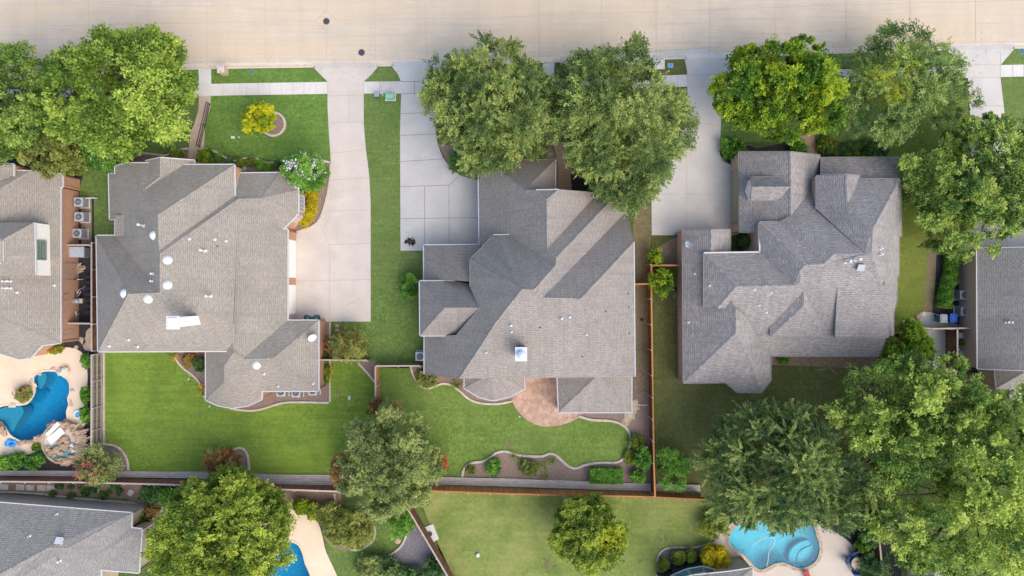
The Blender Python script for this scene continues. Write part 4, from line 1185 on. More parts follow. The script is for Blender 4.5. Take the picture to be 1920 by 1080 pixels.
V = dict(a=(1443,600,zb_), b=(1447,630,zb_), c=(1507,573,zd), d=(1507,544,zd), e=(1544,630,zb_), f=(1544,592,zb_))
roof_block(h, V, [['a','b','c','d'], ['b','e','c'], ['e','f','d','c']], M['sh_mott'], M['siding_tan'], trim=M['trim_tan'], base=3.6, free={('a','d'), ('d','f')})
za = hit(1575, 533)[0].z - .04; zc = hit(1600, 634)[0].z + .72
V = dict(a=(1572,533,za), b=(1668,533,za), c=(1666,632,zc), d=(1567,632,zc))
roof_block(h, V, [['d','c','b','a']], M['sh_mott'], M['siding_tan'], trim=M['trim_tan'], base=3.4, free={('a','b'), ('b','c')})
V = dict(a=(1492,634,4.3), b=(1650,634,4.3), c=(1648,652,3.9), d=(1490,647,4.0))
vents(roof, hit, [(1650,466,'flue','white'), (1650,477,'flue','white'), (1585,491,'long','white'), (1603,487,'long','white'), (1415,542,'pipe','white'), (1446,549,'pipe','white'), (1423,572,'pipe','white'), (1437,585,'pipe','white'), (1331,535,'pipe','white')])
vents(roof, hit, [(1612,499,'box','steel')])
vents(roof2, hit2, [(1303,513,'pipe','white'), (1291,604,'pipe','white')])
dish(roof2, hit2, 1291, 458, (-1.6, -1.0), 'galv', .42)
mb = MB(); x = P(1386, 360, 3).x + .14; a, b = P(1387, 310, 3), P(1387, 415, 3)
for k in range(4): mb.box((x - .02, (a.y + b.y) / 2, .32 + k * .56), (.05, abs(b.y - a.y), .53))
mb.build('garage_door', M['siding_tan'], h)
# stone pier at the garage corner
mb = MB(); p = P(1378, 305, 0); mb.box((p.x, p.y, 1.2), (.8, .7, 2.4)); p = P(1381, 425, 0); mb.box((p.x, p.y, 1.2), (.6, 1.0, 2.4)); mb.build('wall_pier', M['brick_pale'], h)

# ---- far left house
h = house('brick_house', 'orange brick house with white dormer wall beside the deep blue pool at far left', 30, 480)
V = dict(l1=(117,327,3), l1b=(117,350,3), l2=(113,351,3), l3=(113,643,3), l4=(56,321,4.7), r1=(-60,390,7.4), r2=(-60,575,7.4), s1=(79,647,2.9), s2=(57,671,2.8), s3=(35,674,2.8), s4=(0,663,2.9), s5=(-90,660,2.9), n1=(18,319,4.6), n2=(-90,312,4.5), r0=(-90,380,7.3))
F = [['l3','l2','l1b','l1','l4','r1','r2'], ['s5','s4','s3','s2','s1','l3','r2'], ['l4','n1','n2','r0','r1']]
roof, hit = roof_block(h, V, F, M['sh_tan'], M['brick'], trim=M['trim'], free={('r0','n2'), ('r0','r1'), ('r2','s5'), ('r1','r2')})
V = dict(a=(25,308,4.9), b=(25,330,4.9), c=(-20,345,6.6), d=(-20,312,6.4), e=(-60,308,4.9))
roof_block(h, V, [['b','a','d','c'], ['a','e','d']], M['sh_tan'], M['brick'], trim=M['trim'], base=2.0, free={('b','c'), ('c','d'), ('e','d')})
V = dict(a=(64,417,5.8), b=(66,516,5.8), c=(0,490,7.4), d=(0,452,7.4), e=(-50,417,5.9), f=(-50,452,7.5), g=(-50,516,5.9), i=(-50,490,7.5))
roof_block(h, V, [['b','a','d','c'], ['a','e','f','d'], ['g','b','c','i']], M['sh_tan'], M['siding'], trim=M['trim'], base=2.6, free={('e','f'), ('g','i'), ('g','b'), ('a','e')})
xw = P(65, 466, 5.8).x - .14
a, b = P(65, 486, 5.8), P(65, 450, 5.8); window(h, (xw, a.y), (xw, b.y), 4.1, 5.3, (1, 0), 'trim_tan', 2, 3, 'glass_green')
xw = P(113, 500, 3).x - .14
for y0, y1, z0, z1 in ((493, 524, .5, 2.2), (551, 562, 1.6, 2.5), (617, 626, 1.0, 2.4)):
    a, b = P(113, y1, 1.5), P(113, y0, 1.5); window(h, (xw, a.y), (xw, b.y), z0, z1, (1, 0), 'trim_tan', 3, 4, 'glass_green')
p0, p1 = P(113, 643, 3), P(79, 647, 2.9)
vents(roof, hit, [(8,464,'dome','white'), (53,444,'pipe','white'), (54,488,'pipe','white'), (102,535,'pipe','white'), (32,548,'pipe','white'), (10,527,'flue','white'), (20,527,'flue','white'), (10,540,'flue','white'), (20,540,'flue','white')])

# ---- right edge house
h = house('brick_house', 'slate grey shingled house at the right edge with brick side wall beside leafy hedge', 1900, 590)
V = dict(a=(1832,466,3), b=(1833,691,3), c=(2000,697,6.5), d=(2000,463,6.5), e=(2160,466,3), f=(2160,691,3))
roof, hit = roof_block(h, V, [['a','b','c','d'], ['f','e','d','c']], M['sh_slate'], M['brick_pale'], trim=M['trim'])
V = dict(a=(1864,690,2.7), b=(1868,728,2.7), c=(1935,690,4.6), d=(2010,735,2.7), e=(2010,690,4.6))
roof_block(h, V, [['a','b','c'], ['b','d','e','c']], M['sh_slate'], M['brick_pale'], trim=M['trim_tan'], free={('d','e'), ('e','c'), ('a','c')})
vents(roof, hit, [(1886,604,'flue','white'), (1893,604,'flue','white')])

# ---- bottom left house
h = house('brick_house', 'grey shingled house at the lower left corner below the pink gravel bed', 120, 1040)
V = dict(a=(-60,938,3), b=(247,962,3), c=(128,1027,7.0), d=(91,1027,7.0), e=(17,1067,6.6), f=(-60,1108,6.4), g=(246,990,3), i=(160,1040,5.9), j=(266,992,3), k=(180,1042,5.6), l=(260,1074,3), m=(189,1068,4.6), n=(188,1120,3), o=(-60,1150,4.6))
F = [['b','a','f','e','d','c'], ['g','b','c','i'], ['j','g','i','k'], ['l','j','k','m'], ['c','i','k','m'], ['n','m','c','d','e','f','o']]
roof, hit = roof_block(h, V, F, M['sh_slate'], M['stone_wall'], trim=M['trim'], free={('f','a'), ('f','o'), ('o','n')})
vents(roof, hit, [(107,964,'pipe','white'), (56,1005,'pipe','white'), (113,1051,'flue','white'), (113,1015,'box','white')])
V = dict(a=(-30,1067,4.5), b=(20,1067,4.5), c=(20,1110,4.5), d=(-30,1110,4.5))

# ---- bottom middle house with a glazed sunroom
h = house('sunroom_house', 'grey roofed house with a curved glazed sunroom beside the topiary bushes at the bottom edge', 1330, 1090)
V = dict(a=(1262,1093,3), b=(1280,1084,3.3), c=(1300,1079,3.5), d=(1330,1076,3.6), e=(1368,1072,3.4), f=(1411,1065,3), g=(1411,1180,3), i=(1262,1180,3), j=(1336,1130,4.8))
F = [['b','a','j'], ['c','b','j'], ['d','c','j'], ['e','d','j'], ['f','e','j'], ['g','f','j'], ['i','g','j'], ['a','i','j']]
roof, hit = roof_block(h, V, F, M['sh_slate'], M['brick_pale'], trim=M['trim'])
arc = [(1240, 1094), (1262, 1078), (1288, 1067), (1318, 1062), (1340, 1068)]; arc2 = [(1256, 1102), (1275, 1087), (1297, 1079), (1321, 1074), (1340, 1078)]
for i in range(4):
    A, B, Cc, Dd = P(*arc[i], 2.3), P(*arc[i + 1], 2.3), P(*arc2[i + 1], 3.4), P(*arc2[i], 3.4)
    mb = MB(); mb.face([A, B, Cc, Dd]); g = mb.build('glass_panel', M['glass_blue'], h)
    mb = MB()
    for p, q in ((A, B), (B, Cc), (Cc, Dd), (Dd, A)): mb.bar(p + UP * .02, q + UP * .02, .16, .07)
    a0, b0 = A.copy(), B.copy(); a0.z = b0.z = 0
    for p, q in ((a0, A), (b0, B)): mb.bar(p, q, .1, .1)
    mb.build('frame', M['white'], g)
    mb = MB(); mb.face([a0, b0, B, A]); mb.build('glass_panel', M['glass'], h)

# ---- bottom right corner house
h = house('brick_house', 'dark brown shingled gable roof peeping from the foliage at the bottom right', 1790, 1100)
V = dict(a=(1730,1085,3), b=(1752,1064,4.3), c=(1772,1072,3), d=(1772,1150,3), e=(1735,1150,3), f=(1752,1150,4.3))
roof, hit = roof_block(h, V, [['a','e','f','b'], ['d','c','b','f']], M['sh_mott'], M['brick_pale'], trim=M['trim_tan'])
# ------------------------------------------------------------------ pools
pool('swimming_pool', 'deep blue free form pool beside a rock spa at the far left', pool_left, 2.0, 'plaster_deep', 'water', 'deck', cw=.2)
pool('swimming_pool', 'deep blue pool half hidden under the round green tree at the bottom', pool_mid, 2.0, 'plaster_deep', 'water', 'deck', cw=.2)
pl = pool('swimming_pool', 'turquoise pool with curved entry steps under the dark oak at the bottom right', pool_right, 1.5, 'plaster_aqua', 'water_aqua', 'slab')
mb = MB()
for k, (r, z) in enumerate(((36, -.82), (24, -.70))):
    a = [P(1538 + r * 1.25 * math.cos(t) - 8, 1052 + r * .95 * math.sin(t), 0) for t in np.linspace(2.3, 4.5, 12)]
    mb.prism([(p.x, p.y) for p in a] + [tuple(P(1528, 1024, 0))[:2], tuple(P(1534, 1048, 0))[:2], tuple(P(1514, 1061, 0))[:2]], -1.3, z)
mb.build('step', M['plaster_aqua'], pl)
hs_ = MB(); hs_.tube([P(x, y, -.05) for x, y in smooth_path([(1437, 1064), (1440, 1050), (1442, 1035), (1450, 1022), (1453, 1012), (1448, 1008), (1436, 1008), (1425, 1013), (1416, 1018), (1410, 1024)], False, 4)], .035, 6)
tag(hs_.build('pool_hose', M['white']), 'white looping cleaner hose floating in the turquoise pool', 'hose')
m = MB(); c = P(1391, 1036, -.9); m.box(c, (.5, .4, .2), .5); m.lathe(c + Vector((-.2, .2, -.05)), [(.12, 0), (.12, .12), (0, .13)], 8); m.lathe(c + Vector((.2, -.2, -.05)), [(.12, 0), (.12, .12), (0, .13)], 8)
tag(m.build('pool_cleaner', M['plastic_teal']), 'small dark cleaner on the floor of the turquoise pool', 'pool cleaner')

shelf = MB(); shelf.prism([tuple(P(x, y, 0))[:2] for x, y in smooth_path([(-10, 786), (-12, 772), (10, 763), (34, 762), (40, 775), (28, 795), (18, 811), (8, 796)], True, 3)], -1.6, -.32)
shelf.prism([tuple(P(x, y, 0))[:2] for x, y in smooth_path([(68, 728), (67, 707), (80, 699), (82, 712), (75, 728)], True, 3)], -1.6, -.35)
pool_one = [o for o in COL.objects if o.name == 'swimming_pool'][0]
shelf.build('shelf', M['plaster_mid'], pool_one)

# rock spa beside the left pool
t = thing('rock_spa', 'round raised rock spa with grey shallow water beside the deep blue pool', 'spa', P(121, 828))
mb = MB(); rnd = random.Random(5)
for k in range(34):
    a = -2.0 + k / 34 * 3.9
    for lay in range(3):
        rr_ = rnd.uniform(33, 44); c = P(121 + rr_ * math.cos(a), 829 + rr_ * .9 * math.sin(a), 0)
        mb.blob(c + UP * (.1 + lay * .22), rnd.uniform(.16, .36), (1.4, .8, .6), k * 3 + lay, .4, 7, 4)
mb.build('wall', M['rock'], t)
mb = MB(); mb.lathe(P(121, 829), [(2.12, .0), (2.12, .34), (2.02, .40), (1.88, .40), (1.86, .02)], 34); mb.build('rim', M['slab'], t)
mb = MB(); c = P(121, 829); mb.lathe(c, [(1.85, .02), (1.85, .30), (0, .30)], 26); mb.build('shell', M['deck_grey'], t)
mb = MB(); mb.lathe(P(118, 846), [(0, .36), (1.25, .36), (1.25, .33)], 24, 1.05, .68, .1); mb.build('water', M['water_aqua'], t)
mb = MB()
for k in range(26):
    a = rnd.uniform(-1.0, .9); r = rnd.uniform(24, 42)
    mb.box(P(124 + r * math.cos(a), 826 + r * .9 * math.sin(a), .55) , (.9, .16, .12), -a + rnd.uniform(-.25, .25), Matrix.Rotation(rnd.uniform(-.2, .2), 3, 'Y'))
mb.build('ledge_stone', M['slab'], t)
def boulder(label, px, py, r, seed, z=.0, sq=(1, .8, .6), mat='rock', group=None):
    mb = MB(); rr = r / 19; mb.blob(P(px, py, z + rr * sq[2] * .6), rr, sq, seed, .35, 10, 6)
    for i in range(0): pass
    return tag(mb.build('boulder', M[mat]), label, 'boulder', group)
for i, (x, y, r) in enumerate(((96, 848, 7), (106, 843, 8), (117, 838, 9), (127, 834, 6), (90, 842, 6), (101, 853, 5), (113, 849, 6), (124, 826, 8), (118, 823, 6), (133, 842, 5), (112, 830, 5))):
    boulder('tan boulder piled inside the round rock spa', x, y, r, i, .36, group='boulders piled in the spa')
for i, (x, y, r) in enumerate(((46, 829, 5), (53, 829, 6), (60, 827, 5), (67, 824, 6), (74, 821, 6), (81, 817, 6), (38, 831, 5))):
    boulder('tan rock in the row edging the foot of the deep blue pool', x, y, r, i + 20, .05, group='rocks edging the pool')
boulder('large pale boulder on the top edge of the deep blue pool', 119, 697, 10, 77, .05, (.9, 1.1, .6), 'rock_pale')
boulder('rough brown boulder at the left end of the deep blue pool', 1, 806, 12, 78, .05, (.8, 1.2, .7))
for i, (x0, y0, x1, y1, w, lab) in enumerate(((89, 816, 111, 793, .36, 'narrow white slab bridging the pool to the rock spa'), (93, 827, 118, 806, .66, 'wide white slab bridging the pool to the rock spa'))):
    mb = MB(); mb.bar(P(x0, y0, .62), P(x1, y1, .66), w, .22)
    tag(mb.build('stone_slab', M['siding']), lab, 'slab')
mb = MB(); mb.box(P(136, 840, .42), (.42, .85, .10), .35); mb.box(P(136, 840, .48), (.3, .7, .05), .35); tag(mb.build('foam_board', M['white']), 'small white board lying on the rock spa', 'board')
t = thing('pool_float', 'crumpled blue float lying on the deck below the blue pool', 'pool float', P(21, 831))
mb = MB()
for k in range(6):
    a = k * 1.1; mb.blob(P(21 + 6 * math.cos(a), 831 + 4 * math.sin(a), .12), .28, (1.3, .7, .5), k, .3)
mb.build('tube', M['plastic_sky'], t, smooth=True); mb = MB(); mb.blob(P(22, 832, .22), .24, (1.4, .6, .5), 9, .3); mb.build('tube', M['plastic_blue'], t, smooth=True)
t = thing('swim_ring', 'pale swim ring lying on the deck beside the rock spa', 'swim ring', P(146, 777))
mb = MB(); mb.tube([P(146 + 7 * math.cos(a), 777 + 7 * math.sin(a), .1) for a in np.linspace(0, 6.2832, 21)], .11, 8, False); mb.build('ring', M['white'], t)
mb = MB(); mb.lathe(P(146, 777, .03), [(.3, 0), (.3, .03), (0, .04)], 14); mb.build('floor', M['plastic_sky'], t)
mb = MB(); mb.lathe(P(140, 729, .02), [(.14, 0), (.14, .03), (0, .04)], 12); tag(mb.build('skimmer_lid', M['white']), 'round white skimmer lid on the pale pool deck', 'lid')
for i, (x, y, rx, ry, rz) in enumerate(((135, 731, .5, .32, .3), (100, 691, .5, .3, 0), (73, 701, .4, .3, .5), (60, 714, .4, .5, .2), (133, 757, .35, .6, 0), (24, 758, .5, .3, 0))):
    mb = MB(); mb.blob(P(x, y, .03), 1, (rx * .6, ry * .6, .05), i, .3); tag(mb.build('flat_stone', M['slab']), 'flat tan stone set along the edge of the deep blue pool', 'stone', 'flat stones round the blue pool')
t = thing('lounge_chair', 'red fabric lounge chair on the deck below the turquoise pool', 'lounge chair', P(1513, 1076))
mb = MB(); mb.bar(P(1510, 1070, .5), P(1514, 1080, .32), .5, .06); mb.bar(P(1514, 1080, .32), P(1520, 1096, .32), .5, .06); mb.build('sling', M['red'], t)
for x, y in ((1508, 1074), (1517, 1072), (1515, 1094), (1524, 1092)):
    mb = MB(); mb.tube([P(x, y, 0), P(x, y, .34)], .03, 6); mb.build('leg', M['black'], t)
# patio set with blue cushions on the right deck
t = thing('patio_table', 'small round stone patio table between blue cushioned chairs by the turquoise pool', 'table', P(1601, 1051))
mb = MB(); mb.lathe(P(1601, 1051), [(.6, .70), (.6, .75), (0, .75)], 18); mb.build('table_top', M['slab'], t)
mb = MB(); mb.lathe(P(1601, 1051), [(.4, 0), (.1, .1), (.08, .7), (0, .7)], 10); mb.build('pedestal', M['black'], t)
def chair(px, py, rz, label):
    p = P(px, py); t = thing('patio_chair', label, 'chair', p, rz, 'blue cushioned patio chairs')
    mb = MB(); mb.box((0, 0, .43), (.62, .6, .12)); mb.build('seat', M['denim'], t, world=False)
    mb = MB(); mb.box((-.32, 0, .72), (.12, .6, .55), 0, Matrix.Rotation(-.25, 3, 'Y')); mb.build('backrest', M['denim'], t, world=False)
    for x in (-.27, .27):
        for y in (-.26, .26):
            mb = MB(); mb.tube([(x, y, 0), (x, y, .38)], .025, 6); mb.build('leg', M['black'], t, world=False)
    return t
ch0 = chair(1588, 1047, 0, 'blue cushioned chair nearest the water beside the round patio table')
dup(ch0, P(1598, 1037), -1.3, 'blue cushioned chair above the round patio table')
dup(ch0, P(1599, 1064), 1.4, 'blue cushioned chair below the round patio table')

# ------------------------------------------------------------------ walls and fences
def stone_wall(label, top, bot, h):
    poly = [tuple(P(x, y, 0))[:2] for x, y in top] + [tuple(P(x, y, 0))[:2] for x, y in bot[::-1]]
    mb = MB(); mb.prism(poly, -.05, h); return tag(mb.build('retaining_wall', M['rubble']), label, 'wall')
stone_wall('rubble stone retaining wall behind the left lawns, running under the olive tree', [(-60, 881), (150, 882), (370, 884), (480, 888), (642, 890), (800, 893)], [(-60, 890), (150, 892), (370, 896), (480, 908), (642, 909), (800, 908)], .22)
stone_wall('rubble stone retaining wall behind the mulch bed with the clipped hedge', [(803, 893), (945, 896), (1222, 906)], [(803, 907), (945, 911), (1222, 920)], .22)
stone_wall('short rubble stone wall end beside the broad green shrub', [(1229, 906), (1312, 908)], [(1229, 919), (1312, 922)], .22)
fence('wooden_fence', 'weathered grey board fence between the blue pool yard and the bright lawn', [(192.5, 662), (192.5, 760), (192, 842)], 1.85, 'wood_grey', 'wood_pale', side=-1, gap=.03, railm='wood_pale')
fence('wooden_fence', 'dark board fence beside the narrow side yard with bicycles', [(192.5, 457), (192.5, 655)], 1.85, 'wood_brown', 'wood_pale', side=-1)
fence('wooden_fence', 'short grey fence between the condensers and the metal shed', [(142, 461.5), (190, 461.5)], 1.85, 'wood_grey', 'wood_pale', side=1)
fence('wooden_fence', 'short grey fence closing the lower end of the narrow side yard', [(144, 604), (192, 605)], 1.85, 'wood_grey', 'wood_pale', side=1)
fence('wooden_fence', 'reddish brown board fence above the gravel bed', [(-60, 892), (160, 894), (345, 898.5), (480, 905), (645, 911)], 1.9, 'cedar_red', 'wood_pale', side=1)
fence('wooden_fence', 'long orange cedar fence above the pale bottom lawn', [(800, 909.5), (960, 915.5), (1200, 920.5), (1314, 926)], 1.9, 'cedar', 'cedar', side=1)
fence('wooden_fence', 'upright run of orange cedar fence between the middle house and the dark lawn', [(1214.5, 497), (1214.5, 560), (1216.5, 700), (1219, 860), (1221, 920)], 1.9, 'cedar_dark', 'cedar', side=1)
fence('wooden_fence', 'short cedar fence joining the middle house to the tall cedar run', [(1184, 533), (1215, 532)], 1.9, 'cedar', 'cedar', side=1)
fence('wooden_fence', 'short cedar fence beside the small yellow green trees', [(1215, 498.5), (1270, 498.5)], 1.9, 'cedar', 'cedar', side=1)
fence('wooden_fence', 'grey topped fence beside the pink crepe myrtle', [(602, 671), (696, 672)], 1.85, 'wood_brown', 'wood_pale', side=1)
fence('wooden_fence', 'bright orange fence run above the olive grey tree', [(711, 682), (711, 756)], 1.95, 'cedar', 'wood_pale', side=-1)
fence('wooden_fence', 'short grey topped fence joining the middle house to the orange run', [(712, 682), (793, 682)], 1.85, 'wood_brown', 'wood_pale', side=1)
fence('wooden_fence', 'slanting brown fence crossing the bottom lawns', [(771, 944), (850, 1078), (880, 1128)], 1.9, 'wood_brown', 'wood_pale', side=1)
fence('wooden_fence', 'dark fence half buried in foliage to the right of the blue patio chairs', [(1624, 938), (1634, 1040), (1640, 1100)], 1.9, 'wood_brown', 'wood_pale', side=1)
fence('wooden_fence', 'pale topped fence across the trash can corner at the right', [(1697, 612), (1727, 614), (1796, 613)], 1.9, 'wood_brown', 'wood_pale', side=1)
fence('wooden_fence', 'upright brown fence beside the clutter along the right hand house', [(1772, 614), (1772, 690)], 1.9, 'wood_brown', 'wood_pale', side=-1)
fence('wooden_fence', 'low cedar fence end below the clutter along the right hand house', [(1800, 680), (1826, 680)], 1.0, 'cedar', 'cedar', side=1)

edging('curving stone edging of the front bed of the tan roofed house', [(229, 310), (245, 299), (265, 288.5), (290, 289.5), (312, 291.5), (334, 281), (354, 279)])
edging('wavy stone edging between front lawn and shrub bed right of the brown walk', [(384, 279), (405, 285), (430, 299), (445, 302), (460, 297), (478, 296), (492, 303), (507, 306), (528, 302), (555, 299), (585, 297), (619, 305)])
edging('pale edging where the bed with yellow hedge meets the pink driveway', [(620, 308), (619, 335), (612, 373), (601, 408), (586, 424), (556, 435)], .16)
edging('stone ring round the mulch under the yellow tree', ell(513, 233, 22, 22, 18, 0, 0, .005), .22, .14, True, 2)
edging('stone edging of the mulch bed on the left of the bright back lawn house wing', [(320, 656), (331, 674), (345, 691), (364, 705), (377, 722), (384, 745)])
edging('stone edging of the bed under the three condensers', [(432, 766), (470, 770), (495, 766), (520, 758), (545, 754), (617, 755)])
edging('straight stone edging right of the orange flowers', [(619, 754), (619, 676)], .16, .1, False, 2)
edging('straight stone edging beside the pink flowers', [(619, 604), (619, 671)], .16, .1, False, 2)
edging('stone edging of the small mulch corner at the fence', [(668, 677), (679, 688), (690, 700), (703, 716)])
edging('stone edging round the bed left of the conservatory', [(770, 687), (776, 706), (786, 720), (800, 728), (815, 725), (830, 719), (845, 722), (862, 733), (875, 745), (890, 753), (910, 757), (935, 757), (962, 752)])
edging('long winding stone edging round the back bed with the clipped hedge', [(867, 893)] + sbed[1:], .22, .14)
edging('curved stone edging of the corner bed under the red crepe myrtle', [(194, 832), (216, 835), (232, 847), (240, 864), (242, 882)])
edging('curved stone edging of the small bed above the round green tree', [(438, 843), (452, 839), (464, 851), (468, 882)])
edging('curved stone edging of the olive shrub island', [(660, 962), (678, 965), (695, 975), (703, 993), (701, 1010), (690, 1022), (672, 1030), (658, 1030)], .22, .14)
edging('curved stone edging round the topiary bed', [(1231, 1052), (1236, 1038), (1246, 1029), (1262, 1026), (1300, 1026), (1320, 1022), (1342, 1015)])
edging('brown edging of the dark river rock bed', [(697, 1047), (730, 1040), (752, 1024), (762, 1004)], .18)
edging('short stone edging by the olive shrub near the fence', [(627, 925), (630, 940), (640, 955)], .2)
edging('thin concrete edging beside the flagstones near the middle house patio roof', [(1187, 759), (1216, 759)], .14, .1, False, 2)
edging('long pale edging between the gravel bed and the grass strip', [(-40, 921), (60, 924), (150, 934), (238, 941), (258, 946), (264, 953)], .16)
edging('pale strip of edging at the foot of the grey board fence', [(195.5, 662), (195.5, 832)], .2, .12, False, 2)

# ------------------------------------------------------------------ trees
tree('maple_tree', 'mid green leafy tree cut by the left frame edge over the street', 'tree', [(-40,110),(0,92),(40,93),(70,100),(95,112),(112,140),(104,180),(105,230),(90,262),(50,268),(20,290),(-20,290),(-60,250),(-60,150)], (20, 195), 5.5, 9.5, 2.5, 'maple_d', 11, (2.6, .26), head=1.25, ll=.24, lw=.15)
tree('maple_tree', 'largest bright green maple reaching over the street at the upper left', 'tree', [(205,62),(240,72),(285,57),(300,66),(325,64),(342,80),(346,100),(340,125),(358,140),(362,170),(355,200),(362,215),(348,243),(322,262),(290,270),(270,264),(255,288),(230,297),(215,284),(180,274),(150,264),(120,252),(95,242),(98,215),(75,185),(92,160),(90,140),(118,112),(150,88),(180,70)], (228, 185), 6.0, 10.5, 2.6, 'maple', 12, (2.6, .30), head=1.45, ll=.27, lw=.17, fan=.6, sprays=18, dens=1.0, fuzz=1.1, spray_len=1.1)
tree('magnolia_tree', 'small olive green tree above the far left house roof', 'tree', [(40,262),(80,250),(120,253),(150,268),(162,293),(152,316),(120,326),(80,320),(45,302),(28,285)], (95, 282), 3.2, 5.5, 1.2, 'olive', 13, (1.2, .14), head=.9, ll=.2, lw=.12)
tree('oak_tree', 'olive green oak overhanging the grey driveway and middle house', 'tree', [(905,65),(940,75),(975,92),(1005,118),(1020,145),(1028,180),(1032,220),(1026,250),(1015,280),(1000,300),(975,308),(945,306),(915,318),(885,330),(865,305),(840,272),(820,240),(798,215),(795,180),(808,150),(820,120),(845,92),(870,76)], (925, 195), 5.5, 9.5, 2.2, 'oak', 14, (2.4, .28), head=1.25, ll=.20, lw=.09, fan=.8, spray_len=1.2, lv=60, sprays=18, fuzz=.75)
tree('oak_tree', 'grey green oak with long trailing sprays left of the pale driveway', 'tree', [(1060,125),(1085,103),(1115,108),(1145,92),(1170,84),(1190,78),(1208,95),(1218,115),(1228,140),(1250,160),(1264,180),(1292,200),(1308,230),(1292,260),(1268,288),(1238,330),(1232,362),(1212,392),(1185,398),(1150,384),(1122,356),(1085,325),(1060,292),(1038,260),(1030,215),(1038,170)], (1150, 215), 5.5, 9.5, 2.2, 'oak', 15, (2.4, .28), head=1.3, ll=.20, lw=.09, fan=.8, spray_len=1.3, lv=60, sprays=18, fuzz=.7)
tree('maple_tree', 'lime green and yellow maple between the pale driveway and the oak', 'tree', [(1420,90),(1440,84),(1470,77),(1500,74),(1525,84),(1548,104),(1562,125),(1572,150),(1577,185),(1575,215),(1560,236),(1530,244),(1500,252),(1470,270),(1448,260),(1425,248),(1400,242),(1378,227),(1348,207),(1328,188),(1326,165),(1343,150),(1358,125),(1385,103)], (1455, 190), 5.0, 9.0, 2.2, 'lime', 16, (2.2, .24), head=1.0, ll=.23, lw=.15, sprays=15, lobe=.7)
tree('oak_tree', 'thin topped grey green oak with yellow patches in its middle', 'tree', [(1640,70),(1660,54),(1690,50),(1720,58),(1745,73),(1772,95),(1797,115),(1814,150),(1830,190),(1812,217),(1790,232),(1750,237),(1720,242),(1690,262),(1650,262),(1620,252),(1590,250),(1575,200),(1578,150),(1585,110),(1600,90),(1620,86)], (1695, 170), 4.5, 7.5, 1.8, 'oak_l', 17, (2.0, .22), head=1.2, ll=.19, lw=.09, spray_len=1.2, lv=48, sprays=15, dens=.85, fuzz=.75,
     spots=((1640, 140, 24, .85), (1692, 140, 17, .8), (1668, 182, 24, .7), (1660, 112, 20, .4)))
tree('elm_tree', 'broad green tree with showing branches beside the right hand house', 'tree', [(1790,235),(1820,213),(1850,220),(1890,216),(1935,235),(1970,300),(1970,400),(1925,440),(1890,440),(1870,452),(1840,472),(1805,487),(1775,480),(1750,480),(1738,450),(1713,420),(1702,380),(1692,340),(1690,310),(1718,293),(1758,288),(1772,260)], (1835, 350), 5.0, 8.5, 2.0, 'elm', 18, (2.2, .26), head=1.15, ll=.23, lw=.13, dens=.85)
tree('oak_tree', 'dark spiky leaved oak above the turquoise pool', 'tree', [(1350,800),(1380,772),(1420,756),(1470,752),(1512,760),(1538,790),(1552,820),(1590,828),(1622,858),(1642,900),(1644,945),(1622,972),(1595,1000),(1555,992),(1520,974),(1480,988),(1440,998),(1400,988),(1370,972),(1340,962),(1312,932),(1302,900),(1322,870),(1318,840)], (1470, 850), 5.5, 9.5, 2.2, 'oak_d', 19, (2.4, .30), head=1.35, ll=.27, lw=.075, fan=.8, spray_len=1.4, lv=64, sprays=15, dens=1.1, fuzz=.38)
tree('elm_tree', 'tall pale green tree right of the dark back lawn', 'tree', [(1610,680),(1640,700),(1665,668),(1700,665),(1740,665),(1790,672),(1815,688),(1842,715),(1862,745),(1822,780),(1780,825),(1740,865),(1700,902),(1660,902),(1630,882),(1608,850),(1572,800),(1548,765),(1588,743),(1588,715)], (1690, 755), 7.0, 11.5, 3.0, 'pale', 20, (3.0, .30), head=1.35, ll=.25, lw=.14, fan=.6, dens=.9, tintvar=.8)
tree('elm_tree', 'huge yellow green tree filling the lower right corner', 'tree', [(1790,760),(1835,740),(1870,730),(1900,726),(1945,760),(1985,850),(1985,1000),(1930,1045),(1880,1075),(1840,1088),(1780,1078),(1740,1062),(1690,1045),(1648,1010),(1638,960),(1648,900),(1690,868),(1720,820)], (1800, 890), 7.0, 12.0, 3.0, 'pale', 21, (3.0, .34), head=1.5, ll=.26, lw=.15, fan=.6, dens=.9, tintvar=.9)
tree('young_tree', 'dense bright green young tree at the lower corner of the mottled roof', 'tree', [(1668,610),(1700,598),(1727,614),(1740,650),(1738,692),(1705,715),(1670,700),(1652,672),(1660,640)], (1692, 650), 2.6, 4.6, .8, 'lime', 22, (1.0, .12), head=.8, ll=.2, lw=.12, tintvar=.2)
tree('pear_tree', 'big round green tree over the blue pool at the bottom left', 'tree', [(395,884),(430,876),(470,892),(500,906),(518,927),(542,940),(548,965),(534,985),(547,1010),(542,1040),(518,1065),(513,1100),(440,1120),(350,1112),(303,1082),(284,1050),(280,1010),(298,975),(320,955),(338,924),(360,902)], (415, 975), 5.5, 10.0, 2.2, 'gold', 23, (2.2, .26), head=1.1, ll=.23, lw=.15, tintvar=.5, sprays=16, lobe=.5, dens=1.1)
tree('elm_tree', 'sage green dense tree standing on the retaining wall line', 'tree', [(700,780),(730,768),(760,770),(790,788),(800,815),(817,835),(832,852),(827,885),(802,907),(806,932),(787,947),(760,953),(735,966),(708,969),(680,953),(658,932),(638,910),(648,880),(643,850),(658,810),(680,793)], (735, 860), 4.8, 8.0, 1.8, 'sage', 24, (2.0, .22), head=.95, ll=.19, lw=.11, sprays=16, tintvar=.5, lobe=.6)
